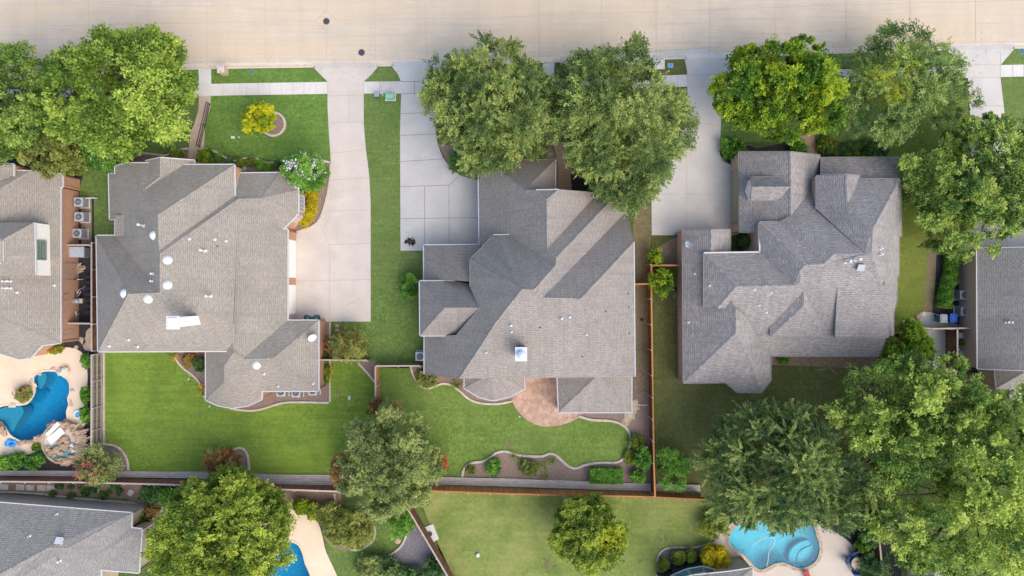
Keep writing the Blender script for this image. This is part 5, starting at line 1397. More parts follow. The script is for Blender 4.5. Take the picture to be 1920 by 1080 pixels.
tree('pear_tree', 'solitary round gold green tree on the pale bottom lawn', 'tree', [(1100,933),(1132,938),(1147,960),(1166,985),(1171,1020),(1152,1047),(1130,1063),(1100,1066),(1070,1053),(1043,1032),(1035,1000),(1040,970),(1063,943)], (1101, 985), 3.6, 6.5, 1.2, 'gold', 25, (1.4, .16), head=.85, ll=.19, lw=.12, tintvar=.5, lobe=.2, dens=1.2, spots=((1140, 1005, 34, .62),))
tree('crepe_myrtle', 'rusty crepe myrtle at the upper tip of the sage tree', 'tree', ell(722, 772, 34, 20, 14, 0, 3), (722, 770), 2.4, 4.0, .8, 'rust', 26, (.8, .07), head=.7, ll=.15, lw=.09, dens=.8)
tree('crepe_myrtle', 'rust and green crepe myrtle at the left side of the sage tree', 'tree', ell(645, 880, 20, 32, 14, 0, 4), (650, 872), 2.4, 4.2, .8, 'rust', 27, (.8, .07), head=.7, ll=.15, lw=.09, dens=.8)
tree('crepe_myrtle', 'small brick red crepe myrtle at the right side of the sage tree', 'tree', ell(818, 866, 17, 20, 14, 0, 5), (820, 862), 2.2, 3.8, .8, 'red', 28, (.8, .07), head=.6, ll=.14, lw=.09)
tree('yellow_tree', 'small bright yellow tree in the stone ring on the front lawn', 'tree', ell(487, 224, 29, 28, 14, 0, 6, .14), (491, 227), 2.2, 3.6, 1.0, 'yellow', 29, (1.0, .07), head=.6, ll=.16, lw=.11, dens=.85)
t = tree('crepe_myrtle', 'white flowering crepe myrtle beside the yellow hedge', 'tree', ell(572, 322, 44, 33, 16, .2, 7, .12), (573, 325), 2.4, 4.2, .9, 'green', 30, (1.0, .08), head=.7, ll=.16, lw=.10, tintvar=.8)
blossoms(t, crown('foliage', ell(572, 322, 40, 30, 16, .2, 7, .12), 2.4, 4.2, 1.5, M['leaf_green'], t, 30, head=.9, sprays=5, lv=10, ll=.14, lw=.08)[1], 46, 'petal_white', 1, .17, 26, size=.17)
t = tree('flowering_shrub', 'green shrub dotted with white flowers below the big bright maple', 'tree', ell(208, 293, 46, 24, 16, .1, 8, .12), (210, 290), 2.0, 3.4, .6, 'green', 31, (.8, .07), head=.8, ll=.2, lw=.11, tintvar=.8)
blossoms(t, crown('foliage', ell(205, 290, 40, 22, 16, .1, 7, .12), 2.0, 3.4, 1.5, M['leaf_green'], t, 31, head=.9, sprays=5, lv=10, ll=.14, lw=.08)[1], 22, 'petal_white', 2, .12, 16, size=.15)
t = tree('crepe_myrtle', 'spreading green crepe myrtle with pink tips beside the stepping slabs', 'tree', ell(655, 645, 33, 32, 16, 0, 9, .16), (655, 640), 1.6, 3.0, .4, 'olive', 32, (.5, .07), head=1.0, ll=.17, lw=.08, spray_len=1.3, fan=.5, dens=.9, tintvar=.8)
blossoms(t, crown('foliage', ell(650, 645, 34, 30, 16, 0, 7, .12), 1.6, 2.6, 1.2, M['leaf_rust'], t, 33, head=.8, sprays=6, lv=14, ll=.14, lw=.07)[1], 7, 'petal_pink', 3, .10, 16)
t = tree('crepe_myrtle', 'crepe myrtle with red blossom at the corner of the grey board fence', 'tree', ell(185, 873, 38, 30, 16, 0, 10, .16), (187, 862), 1.4, 2.6, .4, 'sage', 34, (.6, .07), head=.9, ll=.17, lw=.08, spray_len=1.4, fan=.5, tintvar=.9, dens=.75)
blossoms(t, crown('foliage', ell(175, 880, 34, 26, 16, 0, 7, .12), 1.8, 3.0, 1.2, M['leaf_rust'], t, 35, head=.8, sprays=6, lv=14, ll=.14, lw=.07)[1], 11, 'petal_pink', 4, .12, 18)
tree('crepe_myrtle', 'rusty red crepe myrtle in the bed above the big round tree', 'tree', ell(420, 862, 36, 20, 14, 0, 11, .14), (420, 860), 1.8, 3.2, .5, 'rust', 36, (.6, .07), head=.7, ll=.15, lw=.08, dens=.8)

# ------------------------------------------------------------------ shrubs and hedges
bush('yellow_green_tree', 'smaller yellow green shrub above the cedar cross fence', 'shrub', 1230, 483, 14, 2.0, 'lime', 41, 15)
bush('yellow_green_tree', 'larger yellow green shrub just below the cedar cross fence', 'shrub', 1241, 527, 21, 2.6, 'lime', 42, 24)
bush('round_shrub', 'round dark green clipped shrub left of the middle house', 'shrub', 767, 538, 18, 1.8, 'green', 43, 23, dens=1.5, spray_len=.6)
bush('broad_shrub', 'broad bright green shrub beside the cedar fence corner', 'shrub', 1260, 882, 30, 2.6, 'green', 44, 36)
g = 'shrubs in the front bed of the tan roofed house'
for i, (x, y, r, h, lf, lab) in enumerate(((333, 293, 13, 1.0, 'moss', 'mossy green low shrub left of the brown walk at the house front'), (386, 297, 15, 1.5, 'lime', 'brightest round lime shrub right of the brown walk'), (411, 296, 7, .7, 'green', 'small dark shrub beside the brightest lime shrub'),
   (431, 303, 6, .5, 'dark', 'smallest dark shrub at the bend of the wavy edging'), (451, 305, 7, .7, 'moss', 'small mossy round shrub above the roof corner of the front gable'), (471, 303, 8, .7, 'moss', 'round shrub third from the white crepe myrtle along the wavy edging'),
   (489, 308, 8, .7, 'green', 'round green shrub in the dip of the wavy edging'), (503, 313, 7, .7, 'green', 'round green shrub closest to the roof gutter in the shrub row'), (521, 309, 8, .7, 'dark', 'dark round shrub next to the white crepe myrtle'))):
    bush('round_shrub', lab, 'shrub', x, y, r, h, lf, 50 + i, group=g, dens=1.3, spray_len=.7)
def hedge(name, label, path, wpx, h, leaf, seed, cat='hedge', **kw):
    """a clipped or loose hedge: foliage filling a band along a path"""
    b = P(*path[0]); t = thing(name, label, cat, b); rg = np.random.default_rng(seed)
    W = [P(x, y, h * .7) for x, y in smooth_path(path, False, 6)]
    for p in W: p.z = 0
    b = W[0]; t.location = b
    L = [0]
    for p, q in zip(W, W[1:]): L.append(L[-1] + (q - p).length)
    wd = wpx / 19; n = int(L[-1] * (wd + 2 * h) * kw.get('dens', 420))
    s = rg.uniform(0, L[-1], n); k = np.clip(np.searchsorted(L, s) - 1, 0, len(W) - 2)
    A = np.array(W)[k]; Bv = np.array(W)[k + 1]; f = ((s - np.array(L)[k]) / (np.array(L)[k + 1] - np.array(L)[k]))[:, None]
    c = A + (Bv - A) * f; d = nrm(Bv - A); side = np.stack([-d[:, 1], d[:, 0], 0 * s], 1)
    box = kw.get('box', False)
    u = rg.uniform(-1, 1, n); lump = .12 * np.sin(s * 3.1) + .1 * np.sin(s * 7.3 + u * 3)
    top = h * (1 + (0 if box else 1) * lump) * (1 if box else np.sqrt(np.clip(1 - .75 * u * u, .05, 1)))
    e = rg.uniform(0, 1, n) ** (.25 if box else .45)
    z = top * e
    onside = rg.uniform(0, 1, n) < (h / (h + wd)) * .6
    u2 = np.where(onside & box, np.sign(u) * rg.uniform(.93, 1.02, n), u)
    z = np.where(onside & box, rg.uniform(.05, 1, n) * h, z)
    cen = c + side * (u2 * wd / 2 * (1 + (0 if box else .6) * lump))[:, None]; cen[:, 2] = z
    cen += rg.normal(0, .03, (n, 3))
    nor = nrm(np.array([0, 0, .8]) + side * (u2 * .5)[:, None] + rg.normal(0, .45, (n, 3))); ax = nrm(rg.normal(0, 1, (n, 3)))
    ll = kw.get('ll', .13)
    cl = np.sin(cen[:, 0] * 5) * np.sin(cen[:, 1] * 5.5) * .25
    me = leaf_mesh('foliage', cen.astype(np.float32), ax, nor, np.full(n, ll), np.full(n, ll * .6), np.clip(.5 + cl + rg.normal(0, .12, n), 0, 1))
    link('foliage', me, M['leaf_' + leaf], t, loc=tuple(-b))
    mb = MB()
    for p in W[::5]: mb.tube([p, p + UP * h * .7], [.03, .015], 5)
    mb.build('stem', M['bark'], t)
    return t
hedge('yellow_hedge', 'curved bright yellow hedge wrapped round the bay window', [(580, 350), (585, 370), (583, 388), (576, 406), (563, 421)], 22, .8, 'sunny', 61)
hedge('clipped_hedge', 'rectangular clipped green hedge in the back mulch bed', [(1106, 892), (1137, 892.5), (1168, 893)], 27, 1.0, 'green', 62, box=True, dens=520)
hedge('leafy_hedge', 'bright green hedge along the wall of the right hand house', [(1790, 478), (1788, 510), (1778, 545), (1774, 578)], 25, 1.4, 'green', 63)
hedge('leafy_hedge', 'dark hedge behind the ball topiary in front of the mottled roof house', [(1545, 276), (1580, 283), (1620, 276), (1660, 280)], 28, 1.0, 'dark', 64)
for i, (x, y) in enumerate(((1562, 288), (1586, 289), (1604, 276), (1602, 290), (1620, 275), (1617, 289))):
    bush('topiary_ball', 'small round topiary ball in the dark hedge before the mottled roof', 'topiary', x, y, 6, .9, 'moss', 70 + i, group='topiary balls in the dark hedge', dens=1.4, spray_len=.6)
bush('garden_shrub', 'wide dark green shrub at the top end of the pale driveway', 'shrub', 1375, 279, 24, 1.4, 'green', 80, 18)
bush('garden_shrub', 'round shrub just left of the brown walk to the mottled house', 'shrub', 1497, 275, 14, 1.2, 'green', 81, 12)
bush('garden_shrub', 'mossy ground shrub right of the brown walk to the mottled house', 'shrub', 1550, 273, 18, .7, 'moss', 82, 14)
bush('garden_shrub', 'loose green shrub at the right end of the dark hedge', 'shrub', 1642, 282, 18, 1.4, 'dark', 83, 18)
bush('garden_shrub', 'shrub in the sunken entry court of the mottled house', 'shrub', 1404, 452, 15, 1.6, 'dark', 84, 15)
bush('garden_shrub', 'dark shrub tucked under the oak beside the grey driveway curve', 'shrub', 868, 305, 20, 1.6, 'dark', 85, 26)
bush('low_bush', 'mossy clipped bush at the top of the winding edging corner', 'shrub', 1193, 829, 13, .9, 'moss', 86, 13, dens=1.5, spray_len=.6, ll=.1, lw=.06)
bush('low_bush', 'mossy low bush below the other clipped one by the winding edging', 'shrub', 1184, 857, 13, .6, 'moss', 87, 15, dens=1.5, spray_len=.6, ll=.1, lw=.06)
bush('garden_shrub', 'tall bright green shrub against the cedar run', 'shrub', 1204, 858, 14, 1.9, 'green', 88, 22)
bush('garden_shrub', 'small bright shrub on the stone wall right of the clipped hedge', 'shrub', 1197, 893, 12, 1.0, 'green', 89, 11)
bush('garden_shrub', 'small bright green shrub at the left end of the back mulch bed', 'shrub', 926, 874, 11, .8, 'green', 90, 16)
bush('low_bush', 'yellowish green low plants in the bed left of the conservatory', 'shrub', 800, 710, 20, .6, 'olive', 91, 15)
spiky('grass_clump', 'pale striped grass clump left of the conservatory roof', 'grass clump', 855, 722, 17, .8, 'lime', 92)
for i, (x, y, r, lf, lab) in enumerate(((975, 862, 17, 'sage', 'grey green yucca at the left of the back bed'), (1020, 872, 17, 'sage', 'bluish yucca with wide blades in the middle of the back bed'), (1036, 862, 14, 'oak_d', 'narrow bladed yucca touching the winding edging'), (1022, 893, 12, 'olive', 'short yellowish yucca on the stone wall'), (962, 852, 12, 'olive', 'small yucca nearest the bare patch of lawn'))):
    spiky('yucca', lab, 'yucca', x, y, r, .8, lf, 93 + i, 54)
bush('dry_shrub', 'straw coloured shrub right of the grey green yucca', 'shrub', 994, 878, 15, .8, 'olive', 99, 13)
bush('dry_shrub', 'tiny dry shrub at the left tip of the back bed', 'shrub', 882, 880, 8, .4, 'olive', 100, 7)
bush('olive_shrub', 'wide olive brown shrub inside the curved island edging', 'shrub', 655, 992, 46, 2.0, 'olive', 101, 36, head=.7, dens=.9, tintvar=.7)
bush('olive_shrub', 'yellowish rough shrub left of the island edging', 'shrub', 622, 965, 24, 1.6, 'olive', 102, 20)
bush('round_shrub', 'round yellow green shrub nearest the tan pool deck', 'shrub', 565, 949, 13, 1.3, 'lime', 103, 14, tintvar=.1, dens=1.4)
bush('round_shrub', 'round green shrub between the deck and the yellowish rough shrub', 'shrub', 590, 958, 13, 1.3, 'gold', 104, 16, dens=1.4)
bush('weeping_shrub', 'dark green mounded shrub beside the slanting fence', 'shrub', 752, 980, 22, 2.2, 'green', 105, 26)
bush('grassy_shrub', 'feathery grey green shrub at the bottom edge left of the river rock', 'shrub', 694, 1068, 26, 1.5, 'sage', 106, 24)
bush('grassy_shrub', 'fuller green shrub at the bottom edge next to the river rock', 'shrub', 728, 1066, 24, 1.4, 'oak_d', 107, 22)
bush('garden_shrub', 'dark shrub at the bottom edge against the slanting fence', 'shrub', 812, 1066, 18, 1.6, 'dark', 108, 22)
bush('garden_shrub', 'small dark shrub below the river rock bed', 'shrub', 772, 1080, 22, 1.0, 'dark', 109, 14)
for i, (x, y, rx, ry, lab) in enumerate(((1243, 1060, 11, 12, 'topiary bush lowest and leftmost in the curved bed'), (1272, 1044, 13, 14, 'largest green topiary bush in the curved bed'), (1295, 1042, 10, 13, 'green topiary bush next to the yellow one in the curved bed'))):
    bush('topiary_ball', lab, 'topiary', x, y, rx, 1.2, 'moss', 110 + i, ry, group='topiary in the curved bed', dens=1.6, spray_len=.55, ll=.1, lw=.06)
bush('topiary_ball', 'big bright yellow topiary ball beside the sunroom', 'topiary', 1340, 1047, 27, 1.9, 'sunny', 114, 23, dens=1.6, spray_len=.6, tintvar=.2)
bush('garden_shrub', 'dark shrub beside the turquoise pool under the oak', 'shrub', 1340, 985, 22, 1.6, 'moss', 115, 22)
bush('garden_shrub', 'small lime shrub beside the blue patio chairs', 'shrub', 1616, 1022, 13, 1.2, 'lime', 116, 12)
bush('garden_shrub', 'dark shrub below the small lime shrub at the dark fence', 'shrub', 1640, 1058, 26, 1.8, 'dark', 117, 28)
bush('garden_shrub', 'dark leafy mass between the spiky oak and the dark fence', 'shrub', 1632, 985, 22, 2.4, 'dark', 118, 40)
g = 'shrubs in the dark bed below the rock spa'
for i, (x, y, r, lab) in enumerate(((8, 867, 13, 'bright green shrub at the left frame edge below the blue pool'), (34, 864, 16, 'middle bright green shrub in the dark bed below the blue pool'), (66, 865, 17, 'bright green shrub nearest the rock spa in the dark bed'))):
    bush('garden_shrub', lab, 'shrub', x, y, r, 1.1, 'green', 120 + i, 13, group=g)
bush('garden_shrub', 'tiny lime shrub between the blue float and the rock spa', 'shrub', 69, 838, 7, .5, 'lime', 124, 6)
bush('flowering_shrub', 'low mixed flowering shrub on the deck inside the curve of the blue pool', 'shrub', 45, 739, 15, .7, 'olive', 125, 12, rz=-.6, flower='petal_pink', nfl=6)
for i, (x, y, ry, lab) in enumerate(((162, 676, 14, 'upper green climbing shrub against the grey board fence'), (161, 740, 16, 'middle green climbing shrub against the grey board fence'), (160, 776, 16, 'lowest green climbing shrub against the grey board fence beside the swim ring'))):
    bush('climbing_shrub', lab, 'shrub', x, y, 8, 1.5, 'green', 130 + i, ry)
bush('flower_bed_plant', 'orange flowers under the bay wall by the pool house', 'flowers', 108, 653, 15, .5, 'green', 135, 7, rz=-.45, flower='petal_orange', nfl=14)
bush('flower_bed_plant', 'orange flower strip beside the brick wall above the condensers', 'flowers', 613, 700, 5, .5, 'green', 136, 20, flower='petal_orange', nfl=12)
bush('flower_bed_plant', 'orange flowers at the corner of the bright back lawn', 'flowers', 328, 664, 7, .4, 'olive', 137, 5, flower='petal_orange', nfl=7)
bush('flower_bed_plant', 'orange flowers at the lower tip of the mulch bed on the bright lawn', 'flowers', 382, 733, 3, .4, 'olive', 138, 6, flower='petal_orange', nfl=6)
bush('flower_bed_plant', 'pink flowers in the narrow bed below the hose', 'flowers', 612, 655, 5, .5, 'olive', 139, 24, flower='petal_pink', nfl=12)
bush('garden_shrub', 'dark green shrub against the wing wall on the bright back lawn', 'shrub', 374, 684, 10, .9, 'dark', 140, 12)
bush('dry_shrub', 'brown twiggy plants in the mulch bed on the bright back lawn', 'shrub', 356, 676, 14, .5, 'rust', 141, 12, dens=.5)
bush('garden_shrub', 'small lime shrub beside the lower left roof corner', 'shrub', 270, 972, 11, 1.0, 'lime', 142, 10)
bush('garden_shrub', 'left spreading dark shrub above the big round tree on the gravel', 'shrub', 285, 925, 26, .9, 'dark', 143, 14)
bush('garden_shrub', 'right spreading dark shrub above the big round tree on the gravel', 'shrub', 318, 930, 20, 1.0, 'green', 144, 18)
for i, (x, y, rx, ry) in enumerate(((112, 911, 7, 5), (131, 913, 5, 3), (150, 914, 6, 3), (162, 921, 7, 8), (181, 920, 6, 6), (216, 911, 8, 4), (225, 922, 5, 5), (100, 926, 6, 4), (135, 929, 7, 4), (195, 930, 8, 6), (205, 921, 5, 3))):
    bush('ground_plant', 'low dark plant scattered on the pink gravel bed', 'plant', x, y, rx, .35, 'dark', 150 + i, ry, group='low plants on the gravel bed', ll=.1, lw=.06)
bush('dry_shrub', 'grey brown dry shrub at the corner of the lower left roof', 'shrub', 283, 955, 16, .8, 'rust', 170, 12, dens=.5)
bush('garden_shrub', 'green weed against the soil at the eave of the mottled roof', 'shrub', 1470, 674, 9, .5, 'green', 171, 6)
bush('garden_shrub', 'dark shrub under the oak beside the middle front door', 'shrub', 1130, 358, 28, 1.5, 'dark', 172, 18)
# ------------------------------------------------------------------ machines, street and garden things
def ac_unit(label, px, py, s=.85, hgt=.85, side='ac_side', top='ac_top'):
    t = thing('air_conditioner', label, 'air conditioner', P(px, py), 0, 'outdoor air conditioners')
    mb = MB(); mb.box((0, 0, .04), (s * 1.2, s * 1.2, .08)); mb.build('pad', M['walk'], t, world=False)
    mb = MB(); k = s / 2
    mb.box((0, 0, .08 + hgt / 2), (s * .94, s * .94, hgt))
    for i in range(11):
        z = .14 + i * (hgt - .12) / 11
        for sx, sy in ((1, 0), (-1, 0), (0, 1), (0, -1)):
            mb.box((sx * k * .96, sy * k * .96, z), (.03 if sx else s * .9, .03 if sy else s * .9, .035))
    mb.build('cabinet', M[side], t, world=False)
    for sx in (-1, 1):
        for sy in (-1, 1):
            mb = MB(); mb.box((sx * k * .95, sy * k * .95, .08 + hgt / 2), (.07, .07, hgt)); mb.build('corner_post', M[top], t, world=False)
    mb = MB()
    n = 28
    sq = [(k * max(-1, min(1, 1.25 * math.cos(a))), k * max(-1, min(1, 1.25 * math.sin(a)))) for a in np.linspace(0, 6.2832, n + 1)]
    ci = [(k * .78 * math.cos(a), k * .78 * math.sin(a)) for a in np.linspace(0, 6.2832, n + 1)]
    zt = .08 + hgt
    for i in range(n):
        mb.face([(*ci[i], zt + .05), (*sq[i], zt + .03), (*sq[i + 1], zt + .03), (*ci[i + 1], zt + .05)])
        mb.face([(*sq[i], zt + .03), (*sq[i], zt - .04), (*sq[i + 1], zt - .04), (*sq[i + 1], zt + .03)])
    mb.build('top_cover', M[top], t, world=False)
    mb = MB(); mb.lathe((0, 0, zt - .12), [(k * .78, .13), (k * .76, .02), (0, .02)], 24); well = mb.build('fan_well', M['ac_dark'], t, world=False)
    mb = MB()
    for a in (0.3, 2.4, 4.5):
        c, s_ = math.cos(a), math.sin(a)
        mb.face([(.05 * c, .05 * s_, zt - .05), (k * .7 * math.cos(a - .3), k * .7 * math.sin(a - .3), zt - .07), (k * .72 * math.cos(a + .35), k * .72 * math.sin(a + .35), zt - .02)])
    mb.lathe((0, 0, zt - .08), [(.11, 0), (.11, .07), (0, .08)], 12); mb.build('fan', M['steel'], t, world=False)
    mb = MB()
    for r in (.25, .42, .6, .76):
        mb.tube([(k * r * math.cos(a), k * r * math.sin(a), zt + .05 + .05 * (1 - r)) for a in np.linspace(0, 6.2832, 25)], .008, 4, False)
    for a in np.linspace(0, 6.2832, 9)[:-1]: mb.tube([(0, 0, zt + .1), (k * .78 * math.cos(a), k * .78 * math.sin(a), zt + .05)], .008, 4)
    mb.build('fan_guard', M['ac_top'], t, world=False)
    return t
a0 = ac_unit('uppermost condenser of the three beside the orange brick wall', 159.5, 381, .86, 1.0)
dup(a0, P(160.5, 408.5), 0, 'middle condenser of the three beside the orange brick wall')
dup(a0, P(157, 439), 0, 'lowest condenser of the three beside the orange brick wall, nearest the metal shed')
dup(a0, P(533.5, 732), 0, 'leftmost condenser under the back eave beside the mulch strip')
dup(a0, P(561, 733.5), 0, 'middle condenser under the back eave beside the mulch strip')
dup(a0, P(592, 730), 0, 'rightmost condenser under the back eave near the orange flowers')
dup(a0, P(790, 666.5), 0, 'dark condenser half under the left eave of the middle house')
dup(a0, P(1795.5, 553), 0, 'upper condenser beside the leafy hedge at the right hand house')
dup(a0, P(1797, 583), 0, 'lower condenser beside the blue bin at the right hand house')

def trash_can(label, px, py, mat, lid):
    t = thing('trash_can', label, 'trash can', P(px, py), 0, 'trash cans at the right hand house')
    mb = MB(); b = [(-.26, -.28), (.26, -.28), (.26, .28), (-.26, .28)]; u = [(-.33, -.37), (.33, -.37), (.33, .37), (-.33, .37)]
    for i in range(4):
        j = (i + 1) % 4; mb.face([(*b[i], .06), (*b[j], .06), (*u[j], 1.0), (*u[i], 1.0)])
    mb.face([(*p, .06) for p in b[::-1]]); mb.build('bin', M[mat], t, world=False)
    mb = MB(); mb.box((0, 0, 1.03), (.72, .80, .06)); mb.box((0, .02, 1.08), (.52, .56, .06)); mb.bar((-.3, .42, 1.02), (.3, .42, 1.02), .05, .05)
    mb.build('lid', M[lid], t, world=False)
    for x in (-.3, .3):
        mb = MB(); mb.tube([(x - .03, .3, .12), (x + .03, .3, .12)], .12, 12); mb.build('wheel', M['black'], t, world=False)
    return t
trash_can('grey lidded trash can beside the blue one behind the right side fence', 1757.5, 597, 'plastic_teal', 'plastic_grey')
trash_can('bright blue recycling bin behind the right side fence', 1776, 596, 'plastic_blue', 'plastic_blue')

# manholes and lids
def lid(label, px, py, r, mat, z=-.128, cat='manhole cover'):
    t = thing('manhole_cover', label, cat, P(px, py, z), 0)
    mb = MB(); mb.lathe((0, 0, 0), [(r * 1.12, 0), (r * 1.12, .02), (r, .02), (r, .012)], 24); mb.build('ring', M['steel'], t, world=False)
    mb = MB(); mb.lathe((0, 0, 0), [(r, .0), (r, .018), (0, .018)], 24)
    for a in np.linspace(0, 6.28, 13)[:-1]: mb.box((r * .6 * math.cos(a), r * .6 * math.sin(a), .02), (r * .4, .04, .012), a)
    mb.build('cover', M[mat], t, world=False)
lid('round iron manhole cover inside the diamond joint on the street', 612, 40, .31, 'iron')
lid('round iron manhole cover nearer the kerb on the street', 678, 98.5, .31, 'iron')
lid('faint small grey valve cover near the top of the street', 1254, 13, .15, 'drive_grey', -.128, 'valve cover')
lid('small blue grey valve lid set in the grass verge', 472, 135, .2, 'plastic_teal', .008, 'valve cover')
lid('round dark lid on the storm drain slab', 1213, 122, .3, 'iron', .13, 'manhole cover')
lid('dark blue lid in the verge at the right frame edge', 1916, 96, .25, 'plastic_teal', .008, 'valve cover')
t = thing('storm_drain', 'pale concrete storm drain slab on the verge beside the blue meter lid', 'storm drain', P(1225, 120))
q = [P(1160, 114.5), P(1246, 111.5), P(1246, 130), P(1160, 132)]; mb = MB(); mb.prism([(p.x, p.y) for p in q], -.12, .12); mb.build('slab', M['walk'], t)
mb = MB(); a, b = P(1162, 114, -.02), P(1244, 111, -.02); mb.bar(a + Vector((0, .02, 0)), b + Vector((0, .02, 0)), .03, .14); mb.build('inlet', M['black'], t)
t = thing('water_meter', 'light blue square meter lid in the verge grass', 'meter lid', P(1257, 123))
mb = MB(); mb.box((0, 0, .02), (.52, .4, .05)); mb.build('box', M['walk'], t, world=False)
mb = MB(); mb.box((0, 0, .05), (.42, .3, .03)); mb.box((.1, 0, .07), (.1, .06, .02)); mb.build('lid', M['plastic_sky'], t, world=False)
t = thing('transformer', 'pale green rounded utility box on the grass strip between driveways', 'utility box', P(732.5, 183))
mb = MB(); mb.box((0, 0, .05), (1.05, .68, .1)); mb.build('base', M['walk'], t, world=False)
mb = MB(); mb.prism([(.45 * math.copysign(abs(math.cos(a)) ** .4, math.cos(a)), .27 * math.copysign(abs(math.sin(a)) ** .4, math.sin(a))) for a in np.linspace(0, 6.2832, 25)[:-1]], .1, .6)
mb.box((0, 0, .62), (.78, .42, .05)); mb.build('cabinet', M['plastic_green'], t, world=False)
t = thing('utility_pedestal', 'small blue grey utility pedestal beside the pale green box', 'utility box', P(709, 181))
mb = MB(); mb.box((0, 0, .35), (.42, .36, .7)); mb.build('cabinet', M['plastic_teal'], t, world=False)
mb = MB(); mb.box((0, .0, .73), (.48, .42, .06)); mb.build('lid', M['plastic_grey'], t, world=False)
t = thing('marker_post', 'short white marker post leaning between the utility boxes', 'post', P(719, 180))
mb = MB(); mb.tube([(0, 0, 0), (-.18, .22, .8)], .05, 8); mb.build('post', M['white'], t, world=False); mb = MB(); mb.tube([(-.18, .22, .8), (-.2, .245, .9)], .058, 8); mb.build('cap', M['plastic_sky'], t, world=False)

def mailbox(label, px, py, rz):
    t = thing('mailbox', label, 'mailbox', P(px, py), rz, 'brick mailboxes at the kerb')
    mb = MB(); mb.box((0, 0, .6), (.56, .62, 1.2))
    for i in range(len(mb.uv)): mb.uv[i] = (mb.v[i][0] + mb.v[i][1], mb.v[i][2])
    mb.build('pillar', M['brick_pale'], t, world=False)
    mb = MB(); mb.box((0, 0, 1.24), (.68, .74, .08)); mb.box((0, 0, 1.31), (.46, .5, .08)); mb.build('capstone', M['rock_pale'], t, world=False)
    mb = MB(); mb.box((0, .33, .95), (.28, .04, .26)); mb.build('door', M['trim'], t, world=False)
    return t
m0 = mailbox('pale brick mailbox pillar on the verge beside the front walk', 423, 136.5, .1)
dup(m0, P(1056, 119), 0, 'brick mailbox pillar half hidden at the edge of the grey green oak')

# iron handrail of the front walk
t = thing('handrail', 'black iron handrail beside the brown brick front walk', 'handrail', P(385, 235))
A, B = P(394.5, 196), P(375.5, 276)
mb = MB()
for z in (.92, .5, .12): mb.bar(A + UP * z, B + UP * z, .05, .05)
mb.build('rail', M['black'], t)
for f in (0, .5, 1):
    p = A.lerp(B, f); mb = MB(); mb.tube([p, p + UP * .95], .035, 6); mb.build('post', M['black'], t)
mb = MB()
for k in range(1, 34):
    p = A.lerp(B, k / 34); mb.tube([p + UP * .12, p + UP * .9], .008, 4)
mb.build('baluster', M['black'], t)

t = thing('garden_light', 'small white flat spotlight on the front lawn below the yellow tree', 'garden light', P(437.5, 258))
mb = MB(); mb.box((0, 0, .08), (.36, .24, .12)); mb.build('housing', M['white'], t, world=False); mb = MB(); mb.lathe((.55, .03, 0), [(.07, 0), (.07, .06), (0, .07)], 10); mb.build('sensor', M['white'], t, world=False)
mb = MB()
for k in range(5):
    ph = k * .5
    pts = [P(585 + 15 * math.sin(a) * (1 - k * .05), 595 + 4.5 * math.sin(2 * a + ph * .4) + k * .3, .05 + k * .02) for a in np.linspace(0, 6.2832, 30)]
    mb.tube(pts, .028, 5, False)
tag(mb.build('garden_hose', M['plastic_teal']), 'dark green hose coiled in a figure eight on the pink driveway', 'hose')
# the dark leaf pile with pale sticks on the grey driveway
t = thing('leaf_pile', 'dark pile of leaves and pale sticks on the grey driveway', 'debris', P(770, 452))
crown('leaf_litter', ell(770, 454, 9, 7, 12, 0, 4, .25), .05, .22, 0, M['leaf_dead'], t, 5, head=.3, sprays=8, lv=14, ll=.11, lw=.06)
mb = MB(); rnd = random.Random(2)
for k in range(12):
    a = P(768 + rnd.uniform(-5, 7), 446 + rnd.uniform(-2, 3), .14); b = P(764 + rnd.uniform(-6, 10), 437 + rnd.uniform(-3, 4), .08); mb.tube([a, b], .022, 5)
mb.build('stick', M['white'], t)

# stepping stones
sp = ((1191, 754, .35, .3, 0), (1190, 763, .5, .35, .1), (1186, 771, .45, .4, .5), (1182, 779, .45, .45, .6), (1177, 784, .4, .5, .7), (1173, 790, .4, .45, .6))
for i, (x, y, a, b, r) in enumerate(sp):
    mb = MB(); mb.blob(P(x, y, .03), 1, (a, b, .06), i + 3, .25); tag(mb.build('stepping_stone', M['slab']), 'tan stepping stone in the trail beside the patio roof of the middle house', 'stepping stone', 'stepping stones by the patio roof')
for i, y in enumerate((611, 619, 627, 635)):
    mb = MB(); mb.box(P(632, y, .035), (.38, .28, .05), .05 * i); tag(mb.build('stepping_stone', M['slab']), 'small square slab in the short row beside the pink crepe myrtle', 'stepping stone', 'square slabs by the pink crepe myrtle')
for i, (x, y, a, b) in enumerate(((170, 622, .45, .5), (166, 635, .3, .45), (168, 648, .55, .6), (153, 638, .2, .35), (143, 651, .25, .2))):
    mb = MB(); mb.blob(P(x, y, .03), 1, (a, b, .06), i + 9, .3); tag(mb.build('stepping_stone', M['slab']), 'tan flagstone in the dark mulch at the end of the narrow side yard', 'stepping stone', 'flagstones in the dark mulch')
for i, x in enumerate((8, 38, 56, 78, 95)):
    mb = MB(); mb.box(P(x, 913 + i * .6, .035), (.8, .55, .05), -.05); tag(mb.build('stepping_stone', M['rock_pale']), 'pale square paver in the row below the reddish fence', 'paver', 'pavers below the reddish fence')
for i, (x, y) in enumerate(((292, 947), (302, 955), (245, 924))):
    mb = MB(); mb.box(P(x, y, .035), (.6, .5, .05), .5 * i); tag(mb.build('stepping_stone', M['rock_pale']), 'pale paver on the gravel near the spreading dark shrubs', 'paver', 'pavers near the spreading shrubs')
